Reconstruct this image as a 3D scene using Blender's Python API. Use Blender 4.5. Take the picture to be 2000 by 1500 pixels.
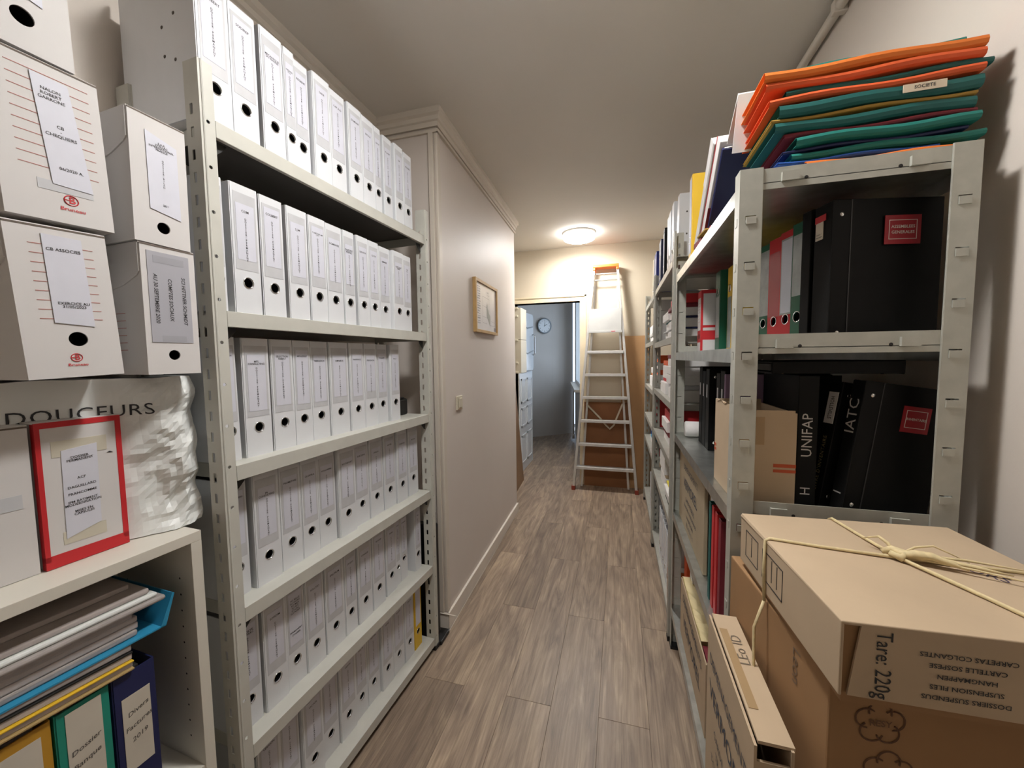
import bpy, bmesh, math, random
from mathutils import Vector, Matrix, noise
random.seed(7)
for o in list(bpy.data.objects): bpy.data.objects.remove(o)
SC = bpy.context.scene
COL = SC.collection
PI = math.pi

# ------------------------------------------------------------------ camera
F, HCAM = 748.0, 1.42
cam_d = bpy.data.cameras.new('camera'); cam_d.sensor_fit = 'HORIZONTAL'; cam_d.sensor_width = 36.0
cam_d.lens = F/2000*36.0; cam_d.clip_start = 0.02
cam = bpy.data.objects.new('camera', cam_d); COL.objects.link(cam)
fw = Vector((1210-1000, 697-750, F)).normalized()          # corridor direction in lens axes (x right, y down, z forward)
upv = fw.cross(Vector((1, -.0117, 0))).normalized()
if upv.y > 0: upv = -upv
rt = fw.cross(-upv)
if rt.x < 0: rt = -rt
W = [rt, fw, upv]
right = Vector([w.x for w in W]); up = Vector([-w.y for w in W]); fwd = Vector([w.z for w in W])
cam.matrix_world = Matrix(((right.x, up.x, -fwd.x, 0), (right.y, up.y, -fwd.y, 0), (right.z, up.z, -fwd.z, HCAM), (0, 0, 0, 1)))
SC.camera = cam

# ------------------------------------------------------------------ world, daylight in the far room, exposure
wd = bpy.data.worlds.new('world'); SC.world = wd; wd.use_nodes = True
bgn = wd.node_tree.nodes['Background']
bgn.inputs[0].default_value = (.62, .78, 1.0, 1); bgn.inputs[1].default_value = 1.0
LAMP_FAR, LAMP_NEAR = 58.0, 44.0      # the two ceiling lamps, same fixture, the near one with the weaker bulb
LAMP_COLOR = (1.0, .978, .955)
dl = bpy.data.lights.new('window_daylight', 'AREA'); dl.shape = 'RECTANGLE'; dl.size = 1.3; dl.size_y = 1.4
dl.energy = 2.4; dl.color = (.74, .87, 1.0)
dlo = bpy.data.objects.new('window_daylight', dl); COL.objects.link(dlo)
dlo.location = (-.33, 5.9, 1.75); dlo.rotation_euler = (0, math.radians(90), math.radians(-6))
SC.view_settings.view_transform = 'Standard'; SC.view_settings.look = 'None'
SC.view_settings.exposure = 1.28; SC.view_settings.gamma = 1.0; SC.view_settings.use_curve_mapping = False

# ------------------------------------------------------------------ materials
def lin(c):
    if isinstance(c, str):
        c = [int(c[i:i+2], 16)/255 for i in (0, 2, 4)]
    return tuple((x/12.92 if x <= .04045 else ((x+.055)/1.055)**2.4) for x in c)
MATS = {}
def mat(name, col, rough=.6, metal=0.0, var=.06, scale=9.0, bump=0.0, bscale=220.0, spec=.5, emit=0.0, ecol=None):
    if name in MATS: return MATS[name]
    m = bpy.data.materials.new(name); m.use_nodes = True; MATS[name] = m
    nt = m.node_tree; b = nt.nodes['Principled BSDF']; c = lin(col)
    b.inputs['Roughness'].default_value = rough; b.inputs['Metallic'].default_value = metal
    b.inputs['Specular IOR Level'].default_value = spec
    tc = nt.nodes.new('ShaderNodeTexCoord')
    if var > 0:
        n = nt.nodes.new('ShaderNodeTexNoise'); n.inputs['Scale'].default_value = scale; n.inputs['Detail'].default_value = 5
        nt.links.new(tc.outputs['Object'], n.inputs['Vector'])
        r = nt.nodes.new('ShaderNodeValToRGB')
        r.color_ramp.elements[0].position = .3; r.color_ramp.elements[1].position = .7
        r.color_ramp.elements[0].color = (*[x*(1-var) for x in c], 1)
        r.color_ramp.elements[1].color = (*[min(1, x*(1+var)) for x in c], 1)
        nt.links.new(n.outputs['Fac'], r.inputs['Fac']); nt.links.new(r.outputs['Color'], b.inputs['Base Color'])
    else:
        b.inputs['Base Color'].default_value = (*c, 1)
    if bump > 0:
        n2 = nt.nodes.new('ShaderNodeTexNoise'); n2.inputs['Scale'].default_value = bscale; n2.inputs['Detail'].default_value = 3
        nt.links.new(tc.outputs['Object'], n2.inputs['Vector'])
        bp = nt.nodes.new('ShaderNodeBump'); bp.inputs['Strength'].default_value = bump; bp.inputs['Distance'].default_value = .002
        nt.links.new(n2.outputs['Fac'], bp.inputs['Height']); nt.links.new(bp.outputs['Normal'], b.inputs['Normal'])
    if emit > 0:
        b.inputs['Emission Color'].default_value = (*(ecol or c), 1); b.inputs['Emission Strength'].default_value = emit
    return m
M_WALL = mat('wall_paint', 'd6cdc3', .55, var=.025, scale=2.5, bump=.12, bscale=160)
M_WALLG = mat('gloss_wall_paint', 'd6cdc5', .5, spec=.26, var=.02, scale=2.0, bump=.05, bscale=35)
M_CEIL = mat('ceiling_paint', 'e0dbd3', .8, var=.02, scale=2.0, bump=.08, bscale=140)
M_TRIM = mat('trim_paint', 'd4cbbe', .45, var=.03, scale=6)
M_FARWALL = mat('grey_wall_paint', 'bcb7b2', .8, var=.03, scale=3)
M_STEEL = mat('grey_painted_steel', 'c3c2b9', .42, metal=.0, var=.05, scale=14)
M_GALV = mat('galvanized_steel', 'b9bcb8', .34, metal=.95, var=.16, scale=22)
M_GALVP = mat('dull_galvanized_steel', 'b4b4aa', .5, metal=.25, var=.07, scale=30, bump=.06, bscale=400)
M_WHITE = mat('white_polypropylene', 'dadcdf', .38, var=.015, scale=20)
M_PAPER = mat('white_paper', 'e6e4e2', .75, var=.03, scale=30)
M_LABEL = mat('label_paper', 'cfd0da', .6, var=.02, scale=30)
M_POCKET = mat('clear_pocket', 'c2c3c6', .35, var=.04, scale=30)
M_INK = mat('black_ink', '2a2a2c', .6, var=0)
M_REDINK = mat('red_ink', 'c8343a', .6, var=0)
M_PINKINK = mat('faded_red_ink', 'b3756e', .7, var=0)
M_BLUEINK = mat('blue_black_ink', '3a4456', .7, var=0)
M_WHITEINK = mat('white_ink', 'd8cfc8', .6, var=0)
M_DARK = mat('black_plastic', '141414', .5, var=.1)
M_HOLE = mat('finger_hole_black', '0a0708', .6, var=0)
M_CHROME = mat('chrome', 'e6e6e6', .15, metal=1.0, var=0)
M_CARD = mat('brown_cardboard', 'bca68a', .8, var=.05, scale=8, bump=.08, bscale=90)
M_CARDD = mat('dark_cardboard', '9d7852', .8, var=.07, scale=6, bump=.08, bscale=90)
M_CARDW = mat('white_cardboard', 'd0cdcb', .75, var=.02, scale=9)
M_CARDE = mat('cardboard_edge', '8b7a66', .8, var=.1, scale=60)
M_MELA = mat('white_melamine', 'd6d2c6', .45, var=.02, scale=5)
M_ORANGE = mat('orange_card', 'e0782a', .7, var=.06)
M_ORANGER = mat('orange_red_card', 'd85b2a', .7, var=.06)
M_TEAL = mat('teal_card', '13756b', .65, var=.07)
M_TEALD = mat('dark_teal_card', '0f5a56', .65, var=.07)
M_MAROON = mat('maroon_card', '7c2430', .7, var=.08)
M_RED = mat('red_card', 'c3262c', .55, var=.05)
M_OLIVE = mat('olive_card', 'a88536', .7, var=.08)
M_BLUE = mat('blue_card', '1f4f9c', .6, var=.06)
M_NAVY = mat('navy_card', '1c2350', .55, var=.06)
M_NAVYB = mat('blue_binder', '2a3a9c', .45, var=.05)
M_GREEN = mat('green_binder', '12583f', .45, var=.06)
M_YELLOW = mat('yellow_binder', 'e0b72c', .5, var=.04)
M_YELLOWP = mat('yellow_paper', 'e6d23a', .7, var=.04)
M_BLACKB = mat('black_leatherette', '0e0e0e', .6, var=.12, scale=40, bump=.08, bscale=500, spec=.18)
M_PURPLE = mat('mauve_card', '8d7590', .7, var=.04)
M_ALU = mat('ladder_aluminium', 'd2d0cc', .38, metal=.55, var=.06, scale=25)
M_ORPLAST = mat('orange_plastic', 'e8772c', .45, var=.03)
M_TANBOARD = mat('tan_hardboard', 'c2986a', .6, var=.06, scale=4)
M_BRBOARD = mat('brown_hardboard', '8a5a34', .6, var=.12, scale=5)
M_FRAMEW = mat('light_wood_frame', 'c3a06a', .5, var=.1, scale=20)
M_CREAM = mat('cream_plastic', 'cfc7b2', .45, var=.03)
M_BAG = mat('white_plastic_bag', 'e3e6e4', .3, var=.02)
M_TWINE = mat('straw_twine', 'd9c79a', .6, var=.1, scale=120)
M_LTEAL = mat('bright_blue_folder', '2f8fb8', .5, var=.05)

def wood_floor():
    m = bpy.data.materials.new('oak_vinyl_plank'); m.use_nodes = True; nt = m.node_tree; b = nt.nodes['Principled BSDF']
    N = nt.nodes.new; L = nt.links.new
    tc = N('ShaderNodeTexCoord'); oi = N('ShaderNodeObjectInfo')
    off = N('ShaderNodeVectorMath'); off.operation = 'SCALE'; off.inputs[0].default_value = (7.3, 31.7, 3.1)
    L(oi.outputs['Random'], off.inputs['Scale'])
    ad = N('ShaderNodeVectorMath'); ad.operation = 'ADD'; L(tc.outputs['Object'], ad.inputs[0]); L(off.outputs['Vector'], ad.inputs[1])
    def noise_(sx, sy, scale, det, dist, rough=.55):
        mp = N('ShaderNodeMapping'); mp.inputs['Scale'].default_value = (sx, sy, 1); L(ad.outputs[0], mp.inputs[0])
        n = N('ShaderNodeTexNoise'); n.inputs['Scale'].default_value = scale; n.inputs['Detail'].default_value = det
        n.inputs['Distortion'].default_value = dist; n.inputs['Roughness'].default_value = rough
        L(mp.outputs[0], n.inputs['Vector']); return n
    g1 = noise_(9, 1.3, 1.5, 8, 2.0); g2 = noise_(95, 2.2, 1.3, 6, .4, .7); g3 = noise_(2.6, .5, 1.6, 4, .8)
    r1 = N('ShaderNodeValToRGB'); e = r1.color_ramp.elements
    e[0].position = .26; e[0].color = (*lin('7b6b5f'), 1); e[1].position = .72; e[1].color = (*lin('bba78f'), 1)
    k = r1.color_ramp.elements.new(.5); k.color = (*lin('a08d7b'), 1)
    L(g1.outputs['Fac'], r1.inputs['Fac'])
    r2 = N('ShaderNodeValToRGB'); e = r2.color_ramp.elements
    e[0].position = .3; e[0].color = (.62, .60, .58, 1); e[1].position = .68; e[1].color = (1.12, 1.12, 1.12, 1)
    L(g2.outputs['Fac'], r2.inputs['Fac'])
    r3 = N('ShaderNodeValToRGB'); e = r3.color_ramp.elements
    e[0].position = .3; e[0].color = (.78, .76, .75, 1); e[1].position = .65; e[1].color = (1.08, 1.07, 1.05, 1)
    L(g3.outputs['Fac'], r3.inputs['Fac'])
    mx = N('ShaderNodeMix'); mx.data_type = 'RGBA'; mx.blend_type = 'MULTIPLY'; mx.inputs[0].default_value = 1
    L(r1.outputs[0], mx.inputs[6]); L(r2.outputs[0], mx.inputs[7])
    mx2 = N('ShaderNodeMix'); mx2.data_type = 'RGBA'; mx2.blend_type = 'MULTIPLY'; mx2.inputs[0].default_value = 1
    L(mx.outputs[2], mx2.inputs[6]); L(r3.outputs[0], mx2.inputs[7])
    hv = N('ShaderNodeHueSaturation'); L(mx2.outputs[2], hv.inputs['Color'])
    mr = N('ShaderNodeMapRange'); mr.inputs['To Min'].default_value = .88; mr.inputs['To Max'].default_value = 1.1
    L(oi.outputs['Random'], mr.inputs['Value']); L(mr.outputs[0], hv.inputs['Value'])
    L(hv.outputs[0], b.inputs['Base Color'])
    bp = N('ShaderNodeBump'); bp.inputs['Strength'].default_value = .12; bp.inputs['Distance'].default_value = .001
    L(g2.outputs['Fac'], bp.inputs['Height']); L(bp.outputs[0], b.inputs['Normal'])
    b.inputs['Roughness'].default_value = .42
    return m
M_FLOOR = wood_floor()

# ------------------------------------------------------------------ mesh helpers
class MB:
    def __init__(s): s.v = []; s.f = []
    def add(s, vs, fs, T=None):
        n = len(s.v)
        s.v += [tuple(T @ Vector(p)) if T else tuple(p) for p in vs]
        s.f += [tuple(i+n for i in f) for f in fs]; return s
    def box(s, x0, x1, y0, y1, z0, z1, T=None):
        vs = [(x0,y0,z0),(x1,y0,z0),(x1,y1,z0),(x0,y1,z0),(x0,y0,z1),(x1,y0,z1),(x1,y1,z1),(x0,y1,z1)]
        return s.add(vs, [(0,3,2,1),(4,5,6,7),(0,1,5,4),(1,2,6,5),(2,3,7,6),(3,0,4,7)], T)
    def prism(s, pts, a, b, axis='y', T=None):
        """polygon pts in the two other axes (ccw seen against axis), extruded a..b along axis"""
        n = len(pts)
        def P(p, t): return {'x': (t, p[0], p[1]), 'y': (p[0], t, p[1]), 'z': (p[0], p[1], t)}[axis]
        vs = [P(p, a) for p in pts] + [P(p, b) for p in pts]
        fs = [tuple(range(n)), tuple(range(2*n-1, n-1, -1))] + [(i, (i+1) % n + 0, (i+1) % n + n, i+n)[::-1] for i in range(n)]
        return s.add(vs, fs, T)
    def tube(s, path, r, k=8, closed=False, caps=True):
        path = [Vector(p) for p in path]; n = len(path); rs = r if isinstance(r, (list, tuple)) else [r]*n
        base = len(s.v); ref = None
        for i, p in enumerate(path):
            a = path[(i-1) % n] if (closed or i > 0) else p; c = path[(i+1) % n] if (closed or i < n-1) else p
            t = (c-a).normalized()
            if ref is None: ref = Vector((0,0,1)) if abs(t.z) < .9 else Vector((1,0,0))
            x = t.cross(ref).normalized(); y = x.cross(t).normalized(); ref = y
            for j in range(k):
                q = 2*PI*j/k; s.v.append(tuple(p + (x*math.cos(q)+y*math.sin(q))*rs[i]))
        m = n if closed else n-1
        for i in range(m):
            for j in range(k):
                a = base+i*k+j; b2 = base+i*k+(j+1) % k; c = base+((i+1) % n)*k+(j+1) % k; d = base+((i+1) % n)*k+j
                s.f.append((a, b2, c, d))
        if caps and not closed:
            s.f.append(tuple(base+j for j in range(k))[::-1]); s.f.append(tuple(base+(n-1)*k+j for j in range(k)))
        return s
    def lathe(s, prof, k=32, c=(0,0,0)):
        base = len(s.v); n = len(prof)
        for (r, z) in prof:
            for j in range(k):
                q = 2*PI*j/k; s.v.append((c[0]+r*math.cos(q), c[1]+r*math.sin(q), c[2]+z))
        for i in range(n-1):
            for j in range(k):
                s.f.append((base+i*k+j, base+i*k+(j+1) % k, base+(i+1)*k+(j+1) % k, base+(i+1)*k+j))
        return s
    def plate(s, x0, x1, z0, z1, y0, y1, holes, k=16, T=None):
        """board in the XZ plane between y0 (front) and y1 with holes [(cx,cz,rx,rz,'o'|'r')], one above another"""
        def per(cx, cz, ax0, ax1, az0, az1):
            q = k//4; out = []
            cs = [(ax1,az0),(ax1,az1),(ax0,az1),(ax0,az0)]
            for i in range(4):
                a, b = cs[i], cs[(i+1) % 4]
                for j in range(q): out.append((a[0]+(b[0]-a[0])*j/q, a[1]+(b[1]-a[1])*j/q))
            return out
        z = z0
        for (cx, cz, rx, rz, kind) in sorted(holes, key=lambda h: h[1]):
            mg = rz*.5; a, b = max(z, cz-rz-mg), min(z1, cz+rz+mg)
            if a > z+1e-6:
                s.add([(x0,y0,z),(x1,y0,z),(x1,y0,a),(x0,y0,a),(x0,y1,z),(x1,y1,z),(x1,y1,a),(x0,y1,a)], [(0,1,2,3),(5,4,7,6)], T)
            out = per(cx, cz, x0, x1, a, b)
            if kind == 'o': inn = [(cx+rx*math.cos(-PI/4+2*PI*i/k), cz+rz*math.sin(-PI/4+2*PI*i/k)) for i in range(k)]
            else: inn = per(cx, cz, cx-rx, cx+rx, cz-rz, cz+rz)
            vs = [(p[0],y0,p[1]) for p in out]+[(p[0],y0,p[1]) for p in inn]+[(p[0],y1,p[1]) for p in out]+[(p[0],y1,p[1]) for p in inn]
            fs = []
            for i in range(k):
                j = (i+1) % k
                fs += [(i,j,k+j,k+i), (2*k+j,2*k+i,3*k+i,3*k+j), (k+i,k+j,3*k+j,3*k+i)]
            s.add(vs, fs, T); z = b
        if z < z1-1e-6:
            s.add([(x0,y0,z),(x1,y0,z),(x1,y0,z1),(x0,y0,z1),(x0,y1,z),(x1,y1,z),(x1,y1,z1),(x0,y1,z1)], [(0,1,2,3),(5,4,7,6)], T)
        s.add([(x0,y0,z0),(x1,y0,z0),(x1,y1,z0),(x0,y1,z0),(x0,y0,z1),(x1,y0,z1),(x1,y1,z1),(x0,y1,z1)], [(0,3,2,1),(4,5,6,7),(1,2,6,5),(3,0,4,7)], T)
        return s
    def mesh(s, name, m, smooth=False):
        me = bpy.data.meshes.new(name); me.from_pydata(s.v, [], s.f); me.update()
        if m: me.materials.append(m)
        if smooth:
            for p in me.polygons: p.use_smooth = True
        return me
    def build(s, name, m, parent=None, smooth=False, bevel=0, loc=(0,0,0), rot=(0,0,0), **kw):
        me = s.mesh(name, m, smooth)
        if bevel: bevel_mesh(me, bevel)
        return put(name, me, parent, loc, rot, **kw)
def bevel_mesh(me, w, seg=2):
    bm = bmesh.new(); bm.from_mesh(me); bmesh.ops.remove_doubles(bm, verts=bm.verts, dist=1e-6)
    es = [e for e in bm.edges if len(e.link_faces) == 2 and e.calc_face_angle(0) > .5]
    bmesh.ops.bevel(bm, geom=es, offset=w, segments=seg, affect='EDGES', profile=.5)
    bm.to_mesh(me); bm.free()
def put(name, me, parent=None, loc=(0,0,0), rot=(0,0,0), **kw):
    o = bpy.data.objects.new(name, me); COL.objects.link(o)
    o.location = loc; o.rotation_euler = rot
    if parent: o.parent = parent
    for k, v in kw.items(): o[k] = v
    return o
def thing(name, label, cat, loc=(0,0,0), rot=(0,0,0), group=None):
    o = put(name, None, None, loc, rot, label=label, category=cat)
    o.empty_display_size = .05
    if group: o['group'] = group
    return o
def one(name, mb, m, label, cat, loc=(0,0,0), rot=(0,0,0), group=None, smooth=False, bevel=0):
    o = mb.build(name, m, None, smooth, bevel, loc, rot, label=label, category=cat)
    if group: o['group'] = group
    return o
def struct(name, mb, m, smooth=False, loc=(0,0,0), bevel=0):
    return mb.build(name, m, None, smooth, bevel, loc, kind='structure')
def Box(x0, x1, y0, y1, z0, z1): return MB().box(x0, x1, y0, y1, z0, z1)

TXT = {}
def text_mesh(s, size, m, spacing=1.0, line=1.0, align='CENTER', shear=0.0, res=2, wx=1.0):
    """flat lettering in the XZ plane, reading from -Y, centred on its origin"""
    key = (s, size, m.name, spacing, line, align, shear, wx)
    if key in TXT: return TXT[key]
    cu = bpy.data.curves.new('lettering', 'FONT'); cu.body = s; cu.size = size; cu.align_x = align; cu.align_y = 'CENTER'
    cu.space_character = spacing; cu.space_line = line; cu.shear = shear; cu.resolution_u = res; cu.offset = size*.012 if size < .02 else 0.0
    o = bpy.data.objects.new('lettering', cu); COL.objects.link(o)
    dg = bpy.context.evaluated_depsgraph_get(); dg.update()
    me = bpy.data.meshes.new_from_object(o.evaluated_get(dg))
    bpy.data.objects.remove(o)
    for v in me.vertices: v.co = Vector((v.co.x*wx, 0, v.co.y))
    me.materials.clear(); me.materials.append(m); me.name = 'lettering'; TXT[key] = me
    return me
def text(s, size, m, parent, x, y, z, rot=0.0, face=(0,0,0), name='printed_text', **kw):
    """rot turns the lettering in its plane (clockwise positive, seen from the front)"""
    me = text_mesh(s, size, m, **kw)
    T = Matrix.Rotation(face[2], 4, 'Z') @ Matrix.Rotation(face[0], 4, 'X') @ Matrix.Rotation(rot, 4, 'Y')
    return put(name, me, parent, (x, y, z), T.to_euler())
ORD = ['first','second','third','fourth','fifth','sixth','seventh','eighth','ninth','tenth','eleventh','twelfth','thirteenth','fourteenth']

# ------------------------------------------------------------------ the room
CEIL = 2.62; XL = -1.205; XB = -.865; YB = 1.77; YB2 = 3.34; YBACK = 4.29; XR = .725; XB2 = -.905
fl = struct('floor', Box(-2.3, 1.2, -1.3, 8.2, -.06, -.004), mat('screed', '4d443b', .9))
pm = Box(-.0947, .0947, -.5755, .5755, -.004, 0).mesh('plank', M_FLOOR); bevel_mesh(pm, .0008, 1)
for i in range(-9, 6):
    x = -.165 + i*.19
    for j in range(-1, 7):
        y = .88 + (0 if i % 2 else .575) + j*1.152
        if y > 7.7 or x < -2.1 or x > 1.0: continue
        if x < -1.3 and y < 3: continue
        put('plank', pm, fl, (x, y, 0))
struct('ceiling', Box(-2.3, 1.2, -1.3, 8.2, CEIL, CEIL+.08), M_CEIL)
struct('wall_left', Box(XL-.1, XL, -1.3, YB, 0, CEIL), M_WALL)
struct('wall_block', MB().prism([(XL-.1, YB), (XB, YB), (XB2, YB2), (XL-.1, YB2)], 0, CEIL, 'z'), M_WALLG)
def along(d, z0, z1):   # strip on the block's corridor side
    return [(XB, YB-.012*(d > 0)), (XB+d, YB-d), (XB2+d, YB2+d), (XB2, YB2)]
struct('wall_right', Box(XR, XR+.1, -1.3, YBACK, 0, CEIL), M_WALL)
struct('wall_behind', Box(XL, XR, -1.2, -1.1, 0, CEIL), M_WALL)
struct('wall_recess', Box(-2.0, -1.9, YB2, YBACK, 0, CEIL), M_WALL)
struct('wall_recess_end', Box(-2.0, XL-.1, YB2-.1, YB2, 0, CEIL), M_WALL)
DX0, DX1, DZ = -1.16, -.42, 2.035
mbk = MB().box(-2.0, DX0, YBACK, YBACK+.12, 0, CEIL).box(DX1, XR, YBACK, YBACK+.12, 0, CEIL).box(DX0, DX1, YBACK, YBACK+.12, DZ, CEIL)
struct('wall_back', mbk, mat('cream_wall_paint', 'cdc1ab', .6, var=.025, scale=2.5, bump=.1, bscale=160))
# door casing
dc = MB().box(DX1-.0, DX1+.06, YBACK-.018, YBACK+.13, 0, DZ+.055).box(DX0-.06, DX0, YBACK-.018, YBACK+.13, 0, DZ+.055).box(DX0, DX1, YBACK-.018, YBACK+.13, DZ, DZ+.055)
dc.box(DX1+.048, DX1+.066, YBACK-.026, YBACK, 0, DZ+.066).box(DX0-.066, DX1+.066, YBACK-.026, YBACK, DZ+.048, DZ+.066)
struct('door_1', dc, mat('casing_paint', 'dccdaf', .4, var=.02))
# cornice: stepped profile running along left wall, block face, block side
def cornice(name, pts):
    """pts: list of plan points of the wall line, moulding on the left-hand side of travel"""
    prof = [(0, -.078), (.012, -.078), (.014, -.056), (.022, -.052), (.024, -.034), (.036, -.026), (.036, 0), (0, 0)]
    mb = MB(); n = len(pts); k = len(prof)
    for i, p in enumerate(pts):
        p = Vector(p); a = Vector(pts[i-1]) if i else None; c = Vector(pts[i+1]) if i < n-1 else None
        def nrm(u): return Vector((u.y, -u.x)).normalized()
        n1 = nrm(p-a) if a else None; n2 = nrm(c-p) if c else None
        if n1 and n2: m = (n1+n2); m = m/ (m.dot(n1))
        else: m = n1 or n2
        for (d, z) in prof: q = p+m*d; mb.v.append((q.x, q.y, CEIL+z))
    for i in range(n-1):
        for j in range(k):
            a = i*k+j; b = i*k+(j+1) % k; mb.f.append((a, b, b+k, a+k))
    mb.f.append(tuple(range(k))); mb.f.append(tuple(range((n-1)*k, n*k))[::-1])
    return struct(name, mb, M_TRIM)
cornice('trim_1', [(XL, -1.1), (XL, YB), (XB, YB), (XB2, YB2), (-1.9, YB2)])
# cable trunking below the cornice and down the block corner
tr = MB().box(XL, XB+.012, YB-.012, YB, CEIL-.104, CEIL-.088).prism(along(.012, 0, 0), CEIL-.104, CEIL-.088, 'z')
tr.box(-.905, -.880, YB-.014, YB, .09, CEIL-.104)
struct('trim_2', tr, M_TRIM, bevel=.002)
struct('trim_3', MB().box(-.876, XB+.006, YB-.006, YB+.03, .09, CEIL-.104), M_TRIM, bevel=.004)
bs = MB().box(XL, XB+.014, YB-.014, YB, 0, .085).prism(along(.014, 0, 0), 0, .085, 'z').box(-1.9, XB2, YB2, YB2+.014, 0, .085)
struct('baseboard_block', bs, mat('baseboard_paint', 'e2dace', .4, var=.03), bevel=.004)
struct('baseboard_right', MB().box(XR-.014, XR, -1.1, YBACK, 0, .085), M_TRIM, bevel=.004)
struct('baseboard_left', MB().box(XL, XL+.012, -1.1, YB-.014, 0, .085), M_TRIM, bevel=.004)
# pipe in the ceiling corner of the right wall
pp = MB().tube([(XR-.022, -1.1, CEIL-.035), (XR-.022, 1.7, CEIL-.036), (XR-.022, 3.95, CEIL-.035), (XR-.024, 4.05, CEIL-.05), (XR-.03, 4.08, CEIL-.12), (XR-.03, 4.08, .0)], .016, 10)
pipe = struct('trim_4', pp, M_TRIM, smooth=True)
for y in (.6, 1.62, 2.6, 3.5): MB().box(XR-.042, XR, y-.012, y+.012, CEIL-.056, CEIL-.014).build('pipe_clip', M_TRIM, pipe, bevel=.003)

# ------------------------------------------------------------------ far room
def quadwall(name, a, b, z0, z1, th, m):
    a = Vector(a); b = Vector(b); d = (b-a).normalized(); nn = Vector((-d.y, d.x))*th
    p = [(a.x,a.y),(b.x,b.y),(b.x+nn.x,b.y+nn.y),(a.x+nn.x,a.y+nn.y)]
    mb = MB(); mb.add([(x,y,z0) for x,y in p]+[(x,y,z1) for x,y in p], [(0,3,2,1),(4,5,6,7),(0,1,5,4),(1,2,6,5),(2,3,7,6),(3,0,4,7)])
    return mb
arc = [(-1.95, 6.2), (-1.75, 6.42), (-1.46, 6.68), (-1.16, 6.90), (-.98, 7.06), (-.84, 7.22)]
mb = MB()
for (x, y) in arc: mb.v += [(x, y, 0), (x, y, CEIL), (x-.1, y+.1, 0), (x-.1, y+.1, CEIL)]
for i in range(len(arc)-1):
    a = i*4; b = a+4
    mb.f += [(a, b, b+1, a+1), (a+2, a+3, b+3, b+2), (a+1, b+1, b+3, a+3)]
struct('wall_far', mb, M_FARWALL)
struct('wall_far_left', Box(-2.05, -1.95, YBACK+.12, 6.25, 0, CEIL), M_FARWALL)
# window wall on the right of the far room, nearly in line with the view
wx0, wx1 = -.80, -.36       # x at y=7.22 and y=4.41
def WX(y): return wx1 + (wx0-wx1)*(y-4.41)/(7.22-4.41)
for nm, ya, yb, za, zb in (('wall_window_low', 4.41, 7.22, 0, .98), ('wall_window_top', 4.41, 7.22, 2.42, CEIL), ('wall_window_near', 4.41, 5.15, .98, 2.42), ('wall_window_far', 6.85, 7.22, .98, 2.42)):
    struct(nm, quadwall(nm, (WX(yb)-.0, yb), (WX(ya), ya), za, zb, .12, M_FARWALL), M_FARWALL)
wf = quadwall('f', (WX(6.85), 6.85), (WX(5.15), 5.15), .98, 1.03, .07, None)
for ya, yb, za, zb in ((6.85, 5.15, 2.37, 2.42), (6.85, 6.79, .98, 2.42), (6.03, 5.97, .98, 2.42), (5.21, 5.15, .98, 2.42)):
    q = quadwall('f', (WX(ya), ya), (WX(yb), yb), za, zb, .07, None); wf.add(q.v, q.f)
w1 = struct('window_1', wf, mat('window_frame_paint', 'dfe3e6', .4, var=.02))
gm = bpy.data.materials.new('window_glass'); gm.use_nodes = True
nt = gm.node_tree; nt.nodes.clear(); go = nt.nodes.new('ShaderNodeOutputMaterial'); gg = nt.nodes.new('ShaderNodeBsdfTransparent'); g2 = nt.nodes.new('ShaderNodeBsdfGlossy'); gx = nt.nodes.new('ShaderNodeMixShader')
gx.inputs[0].default_value = .06; g2.inputs['Roughness'].default_value = .02
nt.links.new(gg.outputs[0], gx.inputs[1]); nt.links.new(g2.outputs[0], gx.inputs[2]); nt.links.new(gx.outputs[0], go.inputs[0])
for ya, yb in ((6.79, 6.03), (5.97, 5.21)):
    quadwall('p', (WX(ya)+.03, ya), (WX(yb)+.03, yb), 1.03, 2.37, .004, None).build('pane', gm, w1)
sl = quadwall('s', (WX(7.0)-.10, 7.0), (WX(5.2)-.10, 5.2), .945, .98, .12, None)
struct('trim_5', sl, mat('sill_board', 'c9c2b8', .5))
struct('trim_6', MB().tube([(WX(6.5)-.06, 6.5, .945), (WX(6.5)-.06, 6.5, .12)], .014, 8).tube([(WX(6.5)-.06, 6.5, .12), (WX(6.5)-.06, 6.5, .04)], .022, 8), M_FARWALL, smooth=True)

# clock on the far wall
ca = math.atan2(6.90-6.68, -1.16+1.46)
ck = thing('wall_clock', 'round grey wall clock hanging in the room beyond the doorway', 'clock', (-1.30, 6.775, 1.985), (0, 0, ca))
MB().lathe([(0, 0), (.132, 0), (.138, .008), (.138, .026), (.128, .034), (.116, .030)], 40).build('rim', mat('clock_rim_grey', '6c7276', .35, metal=.4), ck, True, rot=(PI/2, 0, 0))
MB().lathe([(.118, .022), (.0001, .022)], 40).build('dial', mat('clock_dial', 'cfd2d4', .5, var=0), ck, rot=(PI/2, 0, 0))
for h in range(12):
    q = PI/2-(h+1)*PI/6
    text(str(h+1), .032, M_INK, ck, .094*math.cos(q), -.0235, .094*math.sin(q), name='numeral')
for ln, q, w in ((.055, PI/2-math.radians(62), .007), (.082, PI/2-math.radians(8), .005)):
    MB().box(-w/2, w/2, -.026, -.0245, -.012, ln).build('hand', M_INK, ck, rot=(0, PI/2-q, 0))

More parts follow.
